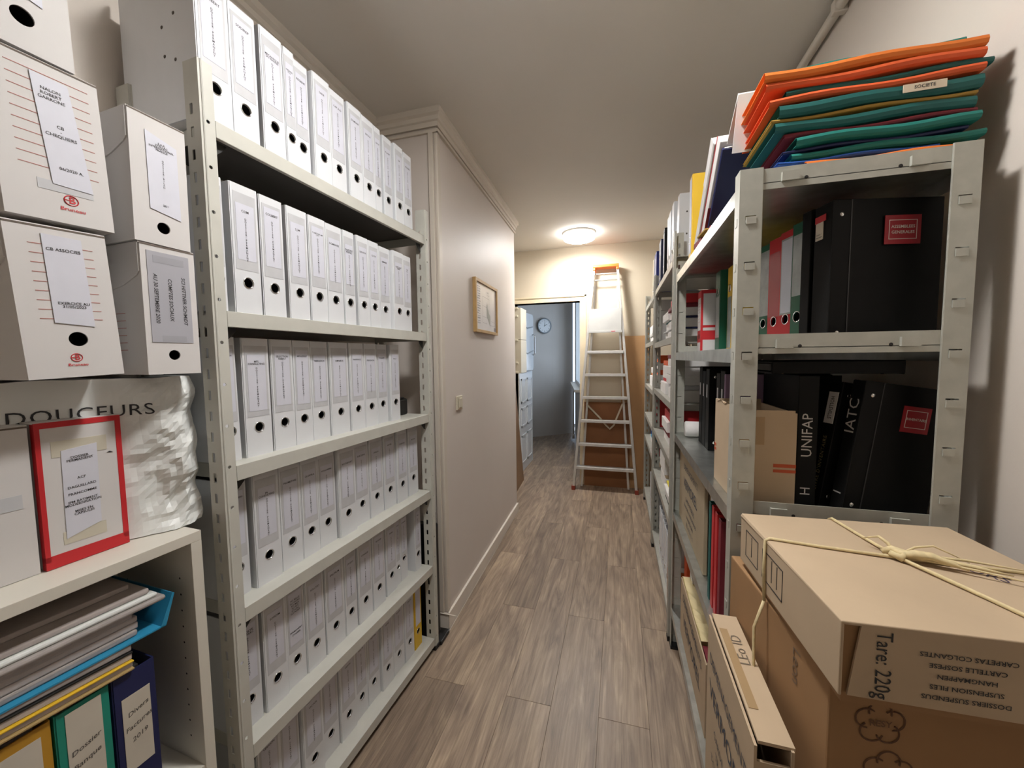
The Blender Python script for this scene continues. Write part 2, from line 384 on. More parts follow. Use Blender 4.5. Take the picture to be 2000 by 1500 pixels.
# wall cupboard, white door and leaning brown board at the doorway's left
wc = thing('wall_cupboard', 'cream wall cupboard hanging left of the doorway', 'cupboard', (-1.30, 3.99, 1.255))
MB().box(0, .285, 0, .25, 0, .355).box(0, .285, 0, .25, .365, .70).box(.004, .281, .004, .25, .355, .365).build('body', M_CREAM, wc, bevel=.003)
for z in (.0, .10, .345, .60, .685): MB().box(.18, .255, -.016, .0, z, z+.022).build('hinge', M_CREAM, wc, bevel=.003)
dr = thing('panelled_door', 'white panelled door with glossy upper half standing open beyond the doorway', 'door', (-1.15, 4.43, .006), (0, 0, PI/2))
dm = mat('door_paint', 'd6d9dc', .35, var=.02)
MB().box(0, .70, 0, .036, 0, 1.24).build('door_leaf', dm, dr, bevel=.003)
for z0, z1 in ((.10, .46), (.56, .80), (.86, 1.16)):
    for q0, q1 in ((.07, .33), (.38, .64)):
        MB().box(q0, q1, -.007, 0, z0, z0+.022).box(q0, q1, -.007, 0, z1-.022, z1).box(q0, q0+.022, -.007, 0, z0, z1).box(q1-.022, q1, -.007, 0, z0, z1).build('panel_moulding', dm, dr)
gl = mat('glossy_white', 'e6eaee', .10, var=.02)
dpts = []
for cx, cz, a0 in ((.63, 1.31, -PI/2), (.63, 1.93, 0), (.03, 1.96, PI/2), (.03, 1.27, PI)):
    r = .06 if cx > .5 else .01
    for t in range(5): q = a0+t*PI/8; dpts.append((cx+r*math.cos(q), cz+r*math.sin(q)))
MB().prism(dpts, -.02, .036, 'y').build('glossy_panel', gl, dr)
for z in (1.50, 1.82): MB().tube([(.06, -.022, z), (.35, -.022, z-.03), (.66, -.022, z+.01)], .008, 6).build('panel_rib', mat('rib_grey', 'aab2ba', .3), dr, True)
MB().tube([(.645, -.022, 1.45), (.645, -.05, 1.48), (.645, -.05, 1.70), (.645, -.022, 1.73)], .009, 8).build('handle', M_CHROME, dr, True)
bb = thing('leaning_board', 'tall brown board leaning by the doorway at the end of the left wall', 'board', (-1.035, 3.76, 0), (0, 0, 0))
mb = MB(); pts = [(0, 0, 0), (-.030, .50, 0), (-.105, .44, 1.14), (-.115, .16, 1.14)]
mb.add(pts+[(x-.012, y, z) for x, y, z in pts], [(0,1,2,3),(7,6,5,4),(0,4,5,1),(1,5,6,2),(2,6,7,3),(3,7,4,0)])
mb.build('sheet', mat('brown_veneer', '8a6a4c', .5, var=.1, scale=6), bb)

# ------------------------------------------------------------------ ceiling lamps
def ceiling_lamp(x, y, label, power):
    t = thing('ceiling_lamp', label, 'ceiling lamp', (x, y, CEIL), (0, 0, 0), 'round ceiling lamps')
    MB().lathe([(0, 0), (.158, 0), (.160, -.004), (.160, -.010), (.152, -.014), (.150, -.018)], 48).build('base_ring', mat('lamp_white', 'e9e6df', .4, var=0), t, True)
    MB().lathe([(.151, -.014), (.150, -.050), (.146, -.062), (.139, -.066), (.136, -.062), (.136, -.040)], 48).build('drum', mat('lamp_drum_opal', 'e9e6df', .4, var=0, emit=8.0, ecol=LAMP_COLOR), t, True)
    em = bpy.data.materials.new('lamp_glow'); em.use_nodes = True
    b = em.node_tree.nodes['Principled BSDF']; b.inputs['Base Color'].default_value = (.9, .9, .88, 1)
    b.inputs['Emission Color'].default_value = (*LAMP_COLOR, 1); 
    nt = em.node_tree; tc = nt.nodes.new('ShaderNodeTexCoord'); mp = nt.nodes.new('ShaderNodeMapping'); mp.inputs['Scale'].default_value = (1, 1, 0)
    ln_ = nt.nodes.new('ShaderNodeVectorMath'); ln_.operation = 'LENGTH'; mr = nt.nodes.new('ShaderNodeMapRange'); mr.interpolation_type = 'SMOOTHSTEP'
    mr.inputs['From Min'].default_value = .02; mr.inputs['From Max'].default_value = .125; mr.inputs['To Min'].default_value = power*2.9; mr.inputs['To Max'].default_value = power*.22
    nt.links.new(tc.outputs['Object'], mp.inputs[0]); nt.links.new(mp.outputs[0], ln_.inputs[0]); nt.links.new(ln_.outputs['Value'], mr.inputs['Value']); nt.links.new(mr.outputs[0], b.inputs['Emission Strength'])
    MB().lathe([(.137, -.056), (.132, -.066), (.115, -.074), (.085, -.080), (.05, -.083), (.0005, -.084)], 48).build('diffuser', em, t, True)
    return t
ceiling_lamp(-.385, 3.83, 'round white glowing ceiling lamp in front of the doorway', LAMP_FAR)
ceiling_lamp(-.17, .82, 'round ceiling lamp overhead between the two rows of shelving', LAMP_NEAR)

# ------------------------------------------------------------------ lever arch binder
BM = {}
def binder_meshes(w, h, d, hz, m):
    key = (round(w, 3), round(h, 3), round(d, 3), round(hz, 3), m.name)
    if key in BM: return BM[key]
    t = .0028; hr = min(.0125, w*.30)
    c = MB().plate(.002, w-.002, 0, h, 0, t, [(w/2, hz, hr, hr, 'o')])
    for s in (0, 1):
        x0, x1 = (0, t) if not s else (w-t, w)
        c.add([(x0 if s else x0, .0022, 0), (x1, .0022, 0), (x1, d, 0), (x0, d, 0), (x0, .0022, h), (x1, .0022, h), (x1, d, h), (x0, d, h)],
              [(0,3,2,1),(4,5,6,7),(0,1,5,4),(1,2,6,5),(2,3,7,6),(3,0,4,7)])
    cover = c.mesh('cover', m)
    paper = Box(t+.003, w-t-.003, .045, d-.02, .004, h-.022).mesh('paper_block', M_PAPER)
    cup = MB().lathe([(hr+.0005, -.0002), (hr+.0005, .028), (.0003, .028)], 20)
    cup.v = [(x+w/2, z, y+hz) for x, y, z in cup.v]; cup = cup.mesh('finger_hole', M_HOLE)
    rg = MB().tube([(w/2+(hr+.0006)*math.cos(2*PI*i/24), -.0006, hz+(hr+.0006)*math.sin(2*PI*i/24)) for i in range(24)], .0014, 6, True).mesh('finger_ring', M_CHROME, True)
    BM[key] = (cover, paper, cup, rg); return BM[key]
def plain(name, me_key, maker):
    if me_key not in BM: BM[me_key] = maker()
    return BM[me_key]
VT = 'D\nO\nS\nS\nI\nE\nR\n\nP\nE\nR\nM\nA\nN\nE\nN\nT'
def binder(label, group, loc, rotz, w, h=.318, d=.285, m=None, title=None, vert=True, upside=False, lean=0.0, pitch=0.0, lab=(.128, .288), pocket=(.108, .296), labm=None, pocketm=None, name='lever_arch_binder', vsize=.0112, cat='binder', hole=.078, full=False):
    m = m or M_WHITE
    t = thing(name, label, cat, loc, (pitch, lean, rotz), group)
    root = t
    if upside: hz = h-hole
    else: hz = hole
    cover, paper, cup, rg = binder_meshes(w, h, d, hz, m)
    put('cover', cover, root); put('paper_block', paper, root)
    put('finger_hole', cup, root); put('finger_ring', rg, root)
    f = (lambda z: h-z) if upside else (lambda z: z)
    def slab(nm, fx, z0, z1, y0, y1, mm):
        a, b = sorted((f(z0), f(z1)))
        key = (nm, round(w, 3), round(a, 3), round(b, 3), mm.name, fx)
        return put(nm, plain(nm, key, lambda: Box(w*(.5-fx), w*(.5+fx), y0, y1, a, b).mesh(nm, mm)), root)
    if pocket: slab('label_pocket', .40, pocket[0], pocket[1], -.0006, 0, pocketm or M_POCKET)
    if lab:
        lb = slab('label_card', .33, lab[0], lab[1], -.0012, -.0006, labm or M_LABEL)
        ztop = f(lab[1])
        if title:
            lines = title.count('\n')+1; mx = max(len(q) for q in title.split('\n'))
            sz = min(.0085, w*.60/(mx*.62))
            text(title, sz, M_INK, lb, w/2, -.0016, lab[1]-.018-.004*(lines-1), line=.85)
        if vert:
            text(VT, vsize*.62, M_INK, lb, w/2, -.0016, lab[1]-.088, line=.92)
    return t

# ------------------------------------------------------------------ left rack (slightly turned)
P0 = Vector((-.859, 1.574, 0)); UX, UY = .0548, .9985
LROT = math.atan2(UY, UX)
def LW(s, q=0.0, z=0.0):       # rack frame: s along the rack, q depth inwards
    return (P0.x+UX*s-UY*q, P0.y+UY*s+UX*q, z)
SHZ = [1.978, 1.541, 1.163, .798, .428, .062]
LR = thing('shelving_rack', 'tall grey steel rack filled with rows of white binders on the left', 'rack', tuple(P0), (0, 0, LROT))
def slotted_upright(h):
    n = int((h-.04)/.05)
    sl = [(.026, .03+i*.05, .0048, .0115, 'r') for i in range(n)]
    T = Matrix(((0,1,0,0),(1,0,0,0),(0,0,1,0),(0,0,0,1)))     # side leg: lies in the YZ plane
    mb = MB(); mb.plate(0, .045, 0, h, 0, .0018, sl, 8, T)
    hl = [(.0165, .055+i*.1, .0042, .0042, 'o') for i in range(int((h-.06)/.1))]
    mb.plate(0, .030, 0, h, -.0018, 0, hl, 8)
    mb.box(.030, .0318, -.0018, .010, 0, h).tube([(.007, -.0022, .0), (.007, -.0022, h)], .0022, 6)
    return mb
um = slotted_upright(2.085).mesh('upright', M_STEEL)
for s, q in ((-.900, 0), (.034, 0), (-.900, .245), (.034, .245)):
    up_ = put('upright', um, LR, (s, q, .01))
    MB().box(-.004, .036, -.006, .048, -.01, .012).build('foot_cap', M_DARK, up_, bevel=.002)
def tray(x0, x1, d, lip=.038, t=.0015, back=True):
    mb = MB().box(x0, x1, 0, d, -t, 0).box(x0, x1, 0, t*1.3, -lip, -t).box(x0, x1, .001, .012, -lip, -lip+t)
    mb.box(x0, x1, d-t, d, -lip, -t).box(x0, x0+t, t, d-t, -lip, -t).box(x1-t, x1, t, d-t, -lip, -t)
    return mb
tm = tray(-.866, .032, .288).mesh('shelf', M_STEEL); bevel_mesh(tm, .0008, 1)
gsm = MB().prism([(0, 0), (.034, 0), (.030, -.010), (.010, -.030), (0, -.034)], 0, .0015, 'y').mesh('gusset', mat('dark_gusset', '2b2b2a', .5))
unm = Box(-.862, .028, .003, .284, -.0026, -.0018).mesh('underside_shade', mat('shelf_shade_grey', '4a4743', .6))  # dark sheet added under each shelf, its colour paints in the shade there
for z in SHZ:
    sh = put('shelf', tm, LR, (0, 0, z)); put('underside_shade', unm, sh)
    put('gusset', gsm, sh, (-.864, .02, -.038))
    MB().prism([(0, 0), (-.034, 0), (-.030, -.010), (-.010, -.030), (0, -.034)], 0, .0015, 'y').build('gusset', gsm.materials[0], sh, loc=(.031, .02, -.038))
rows = [
 (0, 'top', [(-.893,-.819),(-.812,-.741),(-.733,-.666),(-.662,-.625),(-.621,-.567),(-.563,-.495),(-.489,-.421),(-.415,-.347),(-.344,-.277),(-.275,-.235),(-.212,-.158),(-.150,-.092),(-.082,-.020)],
   ['COLBERT','SODIREP','MECANIQUE\nDU RHONE','GIRARD\nFILS','REGENT','SAFIR','CAP SUD','DUMONT','ESPACE','OPTIC','PLANET','S.M.','ROUSSEL']),
 (1, 'second', [(-.886,-.849),(-.836,-.764),(-.757,-.688),(-.678,-.607),(-.602,-.535),(-.532,-.460),(-.458,-.405),(-.396,-.337),(-.334,-.277),(-.262,-.194),(-.192,-.120),(-.117,-.058)],
   ['A. BEN','COM','COLBERT','S.J.M','COMPTOIR AM\nCITY','DOMAINES','DUPONT\nFRERES','DEVAUX','ELIOR','ESPACE','EURO BAT\nWEST','F.B.\nC.I.']),
 (2, 'third', [(-.897,-.849),(-.838,-.764),(-.758,-.689),(-.687,-.623),(-.621,-.551),(-.549,-.466),(-.463,-.394),(-.391,-.322),(-.314,-.251),(-.245,-.186)],
   ['ROPE BETON','MPS\nCONSULTING','SELECTION\nRIBBAT','MOLLEVILLE','NERGOUX','OMNIBUS','PANIFRANCE','PERIGNON','PLANET','POLY']),
 (3, 'fourth', [(-.897,-.838),(-.829,-.755),(-.750,-.679),(-.677,-.613),(-.613,-.540),(-.537,-.458),(-.454,-.377),(-.373,-.295),(-.291,-.219),(-.216,-.146),(-.130,-.058)],
   ['PROMONDIS','PR\nCONSULTING','PROMETHEE','QUADRA','RIVOLUTIONS','ROCHEFORT','RUE DENIS','SANOX','SAVOIR','SCIENTEX','SECOIA']),
 (4, 'fifth', [(-.896,-.829),(-.823,-.753),(-.752,-.687),(-.687,-.616),(-.611,-.528),(-.525,-.468),(-.464,-.391),(-.384,-.312),(-.297,-.228),(-.222,-.191),(-.189,-.138),(-.104,-.056)],
   ['SOCIETE\nDU PARC','SOFIDIM','SCI BELLE\nSCI NORD\nSCI MIDI\nSCI EST\nSCI LAC\nSCI PONT','SOLUTIO','SPECTRUM','STUDIO','SYNERGIE','TECHNIP','TERRA','TOP','UNIFAP','VAL']),
 (5, 'bottom', [(-.858,-.790),(-.788,-.721),(-.719,-.642),(-.640,-.569),(-.567,-.492),(-.490,-.427),(-.425,-.355),(-.353,-.283),(-.281,-.205),(-.203,-.137),(-.131,-.074)],
   ['VERNON','VIA','VICTOR','VILLA','VISION','VOLTA','WESTER','XENO','YONNE','ZENITH','']),
]
for ri, rn, bs_, names in rows:
    for i, (a, b) in enumerate(bs_):
        w = b-a; h = .318
        q = .010 + random.random()*.016
        if ri >= 2:
            q = .044 + random.random()*.014; a, b = [v+.045*(1.574+v) for v in (a, b)]; a = max(a, -.860 if i else -.886); w = b-a
        if ri == 0 and i == 0: q = .006
        yel = (ri == 5 and i == len(bs_)-1)
        low = random.random()
        l0 = .128+random.uniform(-.006, .012)
        lab = (l0, .290-random.uniform(0, .018)); 
        if ri == 4 and i in (9, 10): q = .066
        ttl = names[i]
        lbl = ('yellow lever arch binder at the far end of the bottom shelf of the left rack' if yel else
               'white lever arch binder, %s from the left on the %s shelf of the left rack' % (ORD[i], rn))
        ln = 0.0
        if ri == 2 and i == 0: ln = math.radians(-.6)
        if ri == 4 and i == 2:
            tb = binder(lbl, 'white binders on the left rack', LW(a, q, SHZ[ri]), LROT, w, h, d=.228 if ri >= 2 else .262, title=None, vert=False, lab=(.128, .292))
            lb = [c for c in tb.children if c.name.startswith('label_card')][0]
            text(ttl, .0075, M_INK, lb, w/2, -.0016, .248, line=1.05); text('PERMANENT\nDOSSIER', .0075, M_INK, lb, w/2, -.0016, .165, line=1.3)
            continue
        binder(lbl, 'white binders on the left rack', LW(a, q, SHZ[ri]), LROT, w, h, d=.228 if ri >= 2 else .262, m=M_YELLOW if yel else M_WHITE, title=None if yel else ttl, vert=not yel, lean=ln,
               lab=(.11, .30) if yel else lab, pocket=None if yel else (.106+random.uniform(-.004,.004), .298), hole=.078 if not (ri == 4 and i == 10) else .10)
# rivets on the side of the first top binder
fb = [o for o in COL.objects if o.get('label', '').startswith('white lever arch binder, first from the left on the top')][0]
for y, z in ((.070, .235), (.112, .215), (.108, .150), (.072, .135)):
    MB().lathe([(.0001, .0012), (.003, .0010), (.0042, 0)], 12).build('rivet', mat('rivet_dark', '55504a', .4, metal=.6), fb, True, loc=(0, y, z), rot=(0, -PI/2, 0))
# dark things in the gap of the third row and behind the rack
bxd = thing('small_black_case', 'small black case lying behind the gap on the third left shelf', 'case', LW(-.100, .10, SHZ[2]), (0, 0, LROT))
MB().box(0, .115, 0, .10, 0, .075).build('case_body', M_DARK, bxd, bevel=.008); MB().box(.02, .095, .004, .096, .075, .082).build('case_flap', M_DARK, bxd, bevel=.003)
bc = thing('black_case', 'narrow black case standing between the left rack and the wall corner', 'case', (-.925, 1.655, 0), (0, 0, 0))
MB().box(-.16, .052, .0, .055, .018, .60).build('case_body', M_DARK, bc, bevel=.012)
MB().box(-.16, .085, -.012, .085, 0, .02).build('case_base', M_DARK, bc, bevel=.004)
MB().tube([(.005, .03, .60), (.005, .03, .655), (.025, .03, .675), (.042, .03, .655), (.042, .03, .60)], .007, 8).build('case_handle', M_DARK, bc, True)

# ------------------------------------------------------------------ picture and switch on the block wall
pf = thing('framed_plan', 'wood framed plan print hanging on the left corridor wall', 'picture', (XB, 2.72, 1.59), (0, 0, PI/2))
# local x runs towards -? : rotated so that local -Y faces +x (corridor), local X runs along +y
pf.location = (XB+(XB2-XB)*(2.245-YB)/(YB2-YB)+.001, 2.245, 1.588); pf.rotation_euler.z = PI/2-math.atan2(XB2-XB, YB2-YB)
fw_, fh_ = .475, .335
fm = MB().box(0, .018, -.022, 0, 0, fh_).box(fw_-.018, fw_, -.022, 0, 0, fh_).box(.018, fw_-.018, -.022, 0, 0, .018).box(.018, fw_-.018, -.022, 0, fh_-.018, fh_)
fm.build('frame', M_FRAMEW, pf)
pr = MB().box(.018, fw_-.018, -.012, -.002, .018, fh_-.018).build('print', mat('plan_paper', 'd8d6d8', .25, var=.02), pf)
GI = mat('grey_print', '8d8d92', .6, var=0); GL = mat('grey_green_print', 'a7aaa2', .6, var=0)
random.seed(3)
mb = MB()
for i in range(16):
    z = fh_-.045-i*.0155
    for c in range(3): mb.box(.03+c*.028, .03+c*.028+random.uniform(.010, .024), -.0125, -.012, z, z+random.uniform(.004, .009))
mb.build('print_notes', GI, pr)
ln = MB()
def seg(a, b, w=.0022):
    a = Vector(a); b = Vector(b); d = (b-a).normalized(); n_ = Vector((-d.y, d.x))*w/2
    ln.add([(p.x, -.0125, p.y) for p in (a-n_, b-n_, b+n_, a+n_)], [(0, 1, 2, 3)])
for a, b in (((.15,.24),(.30,.235)),((.15,.24),(.15,.07)),((.15,.07),(.24,.065)),((.15,.18),(.24,.175)),((.30,.235),(.30,.15)),((.15,.11),(.24,.105)),((.30,.06),(.42,.06)),((.34,.09),(.42,.085)),((.24,.21),(.24,.065))): seg(a, b)
ln.build('plan_lines', GI, pr)
MB().prism([(.24,.19),(.255,.20),(.26,.17),(.275,.165),(.285,.14),(.32,.125),(.32,.085),(.31,.06),(.295,.07),(.26,.10),(.24,.11)], -.0127, -.0122, 'y').build('plan_area', GL, pr)
text('PLAN', .016, GI, pr, .265, -.0126, .275); text('EVACUATION', .009, GI, pr, .27, -.0126, .258)
MB().box(.40, .44, -.0126, -.012, .025, .05).build('plan_legend', GI, pr)
sw = thing('light_switch', 'square cream light switch on the left corridor wall', 'switch', (XB+(XB2-XB)*(1.94-YB)/(YB2-YB)+.001, 1.94, 1.135), (0, 0, PI/2-math.atan2(XB2-XB, YB2-YB)))
MB().box(0, .078, -.010, 0, 0, .078).build('switch_plate', M_CREAM, sw, bevel=.003)
MB().box(.018, .060, -.016, -.010, .012, .066).build('rocker', M_CREAM, sw, bevel=.003)

# ------------------------------------------------------------------ ladder and boards at the back wall
ld = thing('step_ladder', 'aluminium step ladder with orange cap leaning at the back wall', 'ladder', (-.145, 4.055, 0), (math.radians(-3.2), 0, 0))
HT = 2.37
def railx(z, s): return s*(.325-(.325-.118)*z/HT)
for s in (-1, 1):
    mb = MB()
    a = [(railx(0, s)-.014, 0), (railx(0, s)+.014, 0), (railx(HT, s)+.012, HT), (railx(HT, s)-.012, HT)]
    mb.prism(a, 0, .055, 'y'); rl = mb.build('rail', M_ALU, ld, bevel=.003)
    MB().box(railx(0, s)-.019, railx(0, s)+.019, -.006, .062, 0, .045).build('rubber_foot', mat('red_rubber', '8a3a28', .7), rl, bevel=.004)
for i, z in enumerate((.235, .485, .735, .985, 1.225, 1.465)):
    x = railx(z, 1)-.012
    MB().box(-x, x, -.012, .075, z-.006, z+.024).build('step', M_ALU, ld, bevel=.003)
x = railx(1.69, 1)-.006
MB().box(-x, x, -.022, -.006, 1.675, 1.70).box(-x+.004, x-.010, -.014, -.004, 1.70, 1.925).build('platform', mat('platform_white', 'bcbcb8', .5), ld, bevel=.002)
MB().box(.06, .10, -.0235, -.0222, 1.684, 1.690).build('platform_sticker', M_REDINK, ld)
MB().box(-.132, .132, -.015, .075, HT-.012, HT+.018).box(-.132, -.105, -.012, .07, HT-.04, HT-.012).box(.105, .132, -.012, .07, HT-.04, HT-.012).build('top_cap', M_ORPLAST, ld, bevel=.006)
for z in (2.30, 2.235): MB().tube([(-railx(z, 1), .03, z), (railx(z, 1), .03, z)], .007, 8).build('cross_bar', M_ALU, ld, True)
for s in (-1, 1):
    MB().prism([(s*.245-.011, .02), (s*.245+.011, .02), (s*.115+.010, 2.2), (s*.115-.010, 2.2)], .10, .125, 'y').build('rear_leg', M_ALU, ld)
MB().tube([(-.20, .11, .92), (-.06, .09, .78), (.02, .08, .69), (.05, .08, .66), (.09, .08, .70), (.18, .10, .93)], .010, 8).build('strap', mat('strap_white', 'cfc4ae', .7), ld, True)
hb = Box(-.37, .11, 4.245, 4.262, 0, .93)
one('plywood_sheet', hb, M_BRBOARD, 'low dark brown wood panel behind the ladder on the floor', 'board')
one('tan_board', Box(.02, .268, 4.264, 4.275, 0, 1.64), M_TANBOARD, 'tall tan hardboard sheet right of the ladder at the back wall', 'board')
one('timber_batten', Box(.274, .30, 4.235, 4.260, 0, 1.72), mat('strip_wood', 'a07a50', .6), 'narrow upright wood strip between tan board and right racks', 'board')

# ------------------------------------------------------------------ right racks
def galv_upright(h, mtab, face_w=.044, side_w=.036):
    """L post: face in the XZ plane (facing -Y) and side flange facing -X; both with punched tabs"""
    mb = MB(); n = int((h-.03)/.0985)
    hs = [(face_w*.52, .030+i*.0985, .0105, .009, 'r') for i in range(n)]
    mb.plate(0, face_w, 0, h, 0, .0018, hs, 8)
    T = Matrix(((0,1,0,0),(1,0,0,0),(0,0,1,0),(0,0,0,1)))
    mb.plate(.0018, side_w, 0, h, 0, .0018, [(side_w*.55, .030+i*.0985, .007, .009, 'r') for i in range(n)], 8, T)
    mb.tube([(face_w, .002, 0), (face_w, .002, h)], .0016, 6)
    for i in range(n):
        z = .030+i*.0985
        mb.box(face_w*.52-.0092, face_w*.52+.0102, -.0022, .0008, z-.0090, z+.0062)
        mb.box(-.0008, .0014, side_w*.55-.0063, side_w*.55+.0063, z-.0090, z+.0078)
    return mb
def end_beam(L_, hh=.043):
    mb = MB().plate(0, L_, 0, hh, 0, .0018, [])
    for x in (.055, L_-.055): mb.box(x-.016, x+.016, -.007, -.002, hh*.28, hh*.72).box(x-.016, x-.012, -.002, 0, hh*.28, hh*.72)
    return mb
RD = .41
def rack(label, x0, y0, y1, levels, h, front=M_GALV, face=M_GALVP, slotted=False, tabs=True):
    t = thing('shelving_rack', label, 'rack', (x0, y0, 0))
    L_ = y1-y0
    if slotted:
        T = Matrix.Rotation(-PI/2, 4, 'Z')
        me = slotted_upright(h-.01); me = me.mesh('upright', face)
        for x, y, r in ((0, .001, 0), (0, L_-.030, 0), (RD-.05, .001, 0), (RD-.05, L_-.030, 0)):
            # face with slots towards -y : rotate so that local Y(depth) runs along +x, local X along -y
            u_ = put('upright', me, t, (x+.0, y+.030, .01), (0, 0, -PI/2))
            MB().box(-.002, .036, -.004, .046, -.01, .014).build('foot_cap', M_DARK, u_)
    else:
        me = galv_upright(h-.01, None).mesh('upright', face)
        mir = MB(); src = galv_upright(h-.01, None); mir.v = [(-x, y, z) for x, y, z in src.v]; mir.f = [f[::-1] for f in src.f]; mm = mir.mesh('upright', face)
        put('upright', me, t, (0, 0, .01)); put('upright', mm, t, (RD, 0, .01))
        put('upright', mm, t, (0, L_, .01), (0, 0, PI)); put('upright', me, t, (RD, L_, .01), (0, 0, PI))
        for x, y in ((0, 0), (RD-.04, 0), (0, L_-.04), (RD-.04, L_-.04)):
            MB().box(x-.002, x+.046, y-.002, y+.044, 0, .012).build('foot_cap', M_DARK, t)
    lip = .034
    for z in levels:
        mb = MB().box(.002, RD-.002, .003, L_-.003, z-.0015, z).box(.000, .0018, .036, L_-.036, z-lip, z).box(.002, .014, .036, L_-.036, z-lip, z-lip+.0015)
        mb.box(RD-.0018, RD, .036, L_-.036, z-lip, z)
        sh = mb.build('shelf', front, t)
        if not slotted:
            bz = z-.014
            bm_ = end_beam(RD-.08).build('end_beam', face, t, loc=(.04, .003, bz))
            for xx in (.085, RD-.165): MB().lathe([(.0038, 0), (.0001, .0006)], 10).build('bolt_hole', M_HOLE, bm_, loc=(xx, -.0003, .016), rot=(PI/2, 0, 0))
            end_beam(RD-.08).build('end_beam', face, t, loc=(RD-.04, L_-.003, bz), rot=(0, 0, PI))
        else:
            MB().box(.003, RD-.003, .032, .0335, z-lip, z-.0015).build('end_beam', front, t)
    return t
X1 = .25; RY0 = .965; RY1 = 1.95
Z1 = [1.79, 1.437, 1.06, .68, .205]
rack('galvanized steel rack nearest on the right with coloured folders on top', X1, RY0, RY1, Z1, 1.822)
M_STEELR = mat('worn_grey_steel', 'aeada4', .42, metal=.25, var=.08, scale=18)
X2 = .243
Z2 = [1.885, 1.515, 1.19, .90, .60, .13]; Z3 = [1.885, 1.54, 1.16, .88, .66, .13]
rack('grey slotted steel rack in the middle of the right row', X2, 1.965, 2.985, Z2, 2.0, M_STEELR, M_STEELR, True)
rack('grey slotted steel rack farthest along the right row', X2, 3.0, 3.97, Z3, 2.0, M_STEELR, M_STEELR, True)

# ------------------------------------------------------------------ folder pile on top of the near right rack
def folder(label, mt, x0, x1, y0, z, th, d=.24, rotz=0.0, group='cardboard folders piled on the near right rack', sag=.0, tilt=0.0):
    t = thing('document_folder', label, 'folder', (x0, y0, z), (0, tilt, rotz), group)
    L_ = x1-x0; n = 10
    def surf(u_, k): return k*th + sag*math.sin(PI*u_) + .0025*math.sin(9*u_+z*70)
    mb = MB()
    top = [(u_*L_/n, surf(u_/n, 1)) for u_ in range(n+1)]; bot = [(u_*L_/n, surf(u_/n, 0)) for u_ in range(n+1)]
    c = .0012
    pts_o = bot+top[::-1]
    # folded sheet: front fold + two leaves
    for row, off in ((top, -c), (bot, c)):
        vs = []; fs = []
        for (x, zz) in row: vs += [(x, 0, zz), (x, d, zz), (x, d, zz+off), (x, 0, zz+off)]
        for i in range(n):
            a = i*4; b = a+4
            fs += [(a, b, b+1, a+1), (a+2, a+3, b+3, b+2)][::1] + [(a+3, b+3, b, a), (a+1, b+1, b+2, a+2)]
        fs += [(0, 1, 2, 3), (n*4+3, n*4+2, n*4+1, n*4)]
        mb.add(vs, fs)
    vs = []; fs = []
    for i in range(n+1):
        (x, zt), (_, zb) = top[i], bot[i]
        for q in range(5):
            an = -PI/2+q*PI/4; vs.append((x, -.5*min(th, .014)*math.cos(an), (zt+zb)/2+(zt-zb)/2*math.sin(an)))
    for i in range(n):
        for q in range(4): a = i*5+q; fs.append((a, a+5, a+6, a+1))
    mb.add(vs, fs)
    mb.build('folder_cover', mt, t)
    pm_ = MB()
    ptop = [(x, zz-c*1.3) for x, zz in top][1:-1]; pbot = [(x, zz+c*1.3) for x, zz in bot][1:-1]
    pm_.prism(pbot+ptop[::-1], .004, d-.01, 'y'); pm_.build('papers', M_PAPER, t)
    return t
random.seed(11)
pile = [
 ('bottom orange folder of the pile', M_ORANGE, .385, .665, .022, -.004),
 ('short blue folder end at the lower left of the pile', M_BLUE, .335, .62, .010, .004),
 ('lower teal folder just above the bottom orange one', M_TEAL, .36, .69, .016, .006),
 ('thin navy folder near the bottom of the pile', M_NAVY, .345, .665, .008, .008),
 ('teal folder above the thin navy one', M_TEAL, .365, .675, .020, -.004),
 ('thin maroon folder in the lower half of the pile', M_MAROON, .345, .672, .010, .004),
 ('dark teal folder above the thin maroon one', M_TEALD, .325, .668, .024, .0),
 ('thin olive folder in the middle of the pile', M_OLIVE, .318, .670, .008, -.002),
 ('teal folder with a white label in the middle of the pile', M_TEALD, .330, .675, .028, -.006),
 ('orange-red folder above the labelled teal one', M_ORANGER, .312, .675, .016, -.003),
 ('dark green folder whose corner sticks out at the right', M_TEALD, .345, .692, .014, .004),
 ('thick orange folder near the top of the pile', M_ORANGER, .305, .676, .020, .0),
 ('upper orange folder with worn fold', M_ORANGE, .300, .678, .022, -.006),
 ('topmost teal folder lying on the orange ones', M_TEAL, .322, .66, .014, .02),
]
pile = [('kraft folder lowest in the pile, mostly hidden by the beam', M_CARD, .36, .66, .022, .0)]+pile
z = Z1[0]+.001; y00 = 1.005
for i, (lb, mt, xa, xb, th, dy) in enumerate(pile):
    t = folder(lb if len(lb.split()) > 9 else lb+' on the near right rack', mt, xa, xb, y00+dy, z, th*(.88 if i else 1), d=.20, rotz=random.uniform(-.012, .012), sag=.0)
    if i == 9:
        MB().box(.215, .285, -.0095, -.0085, th*.2, th*.75).build('label_strip', mat('cream_label', 'd8c8b0', .6), t)
        text('SOCIETE', .009, M_INK, t, .25, -.0098, th*.48)
    z += th*(.88 if i else 1)+.0022
PTOP = z

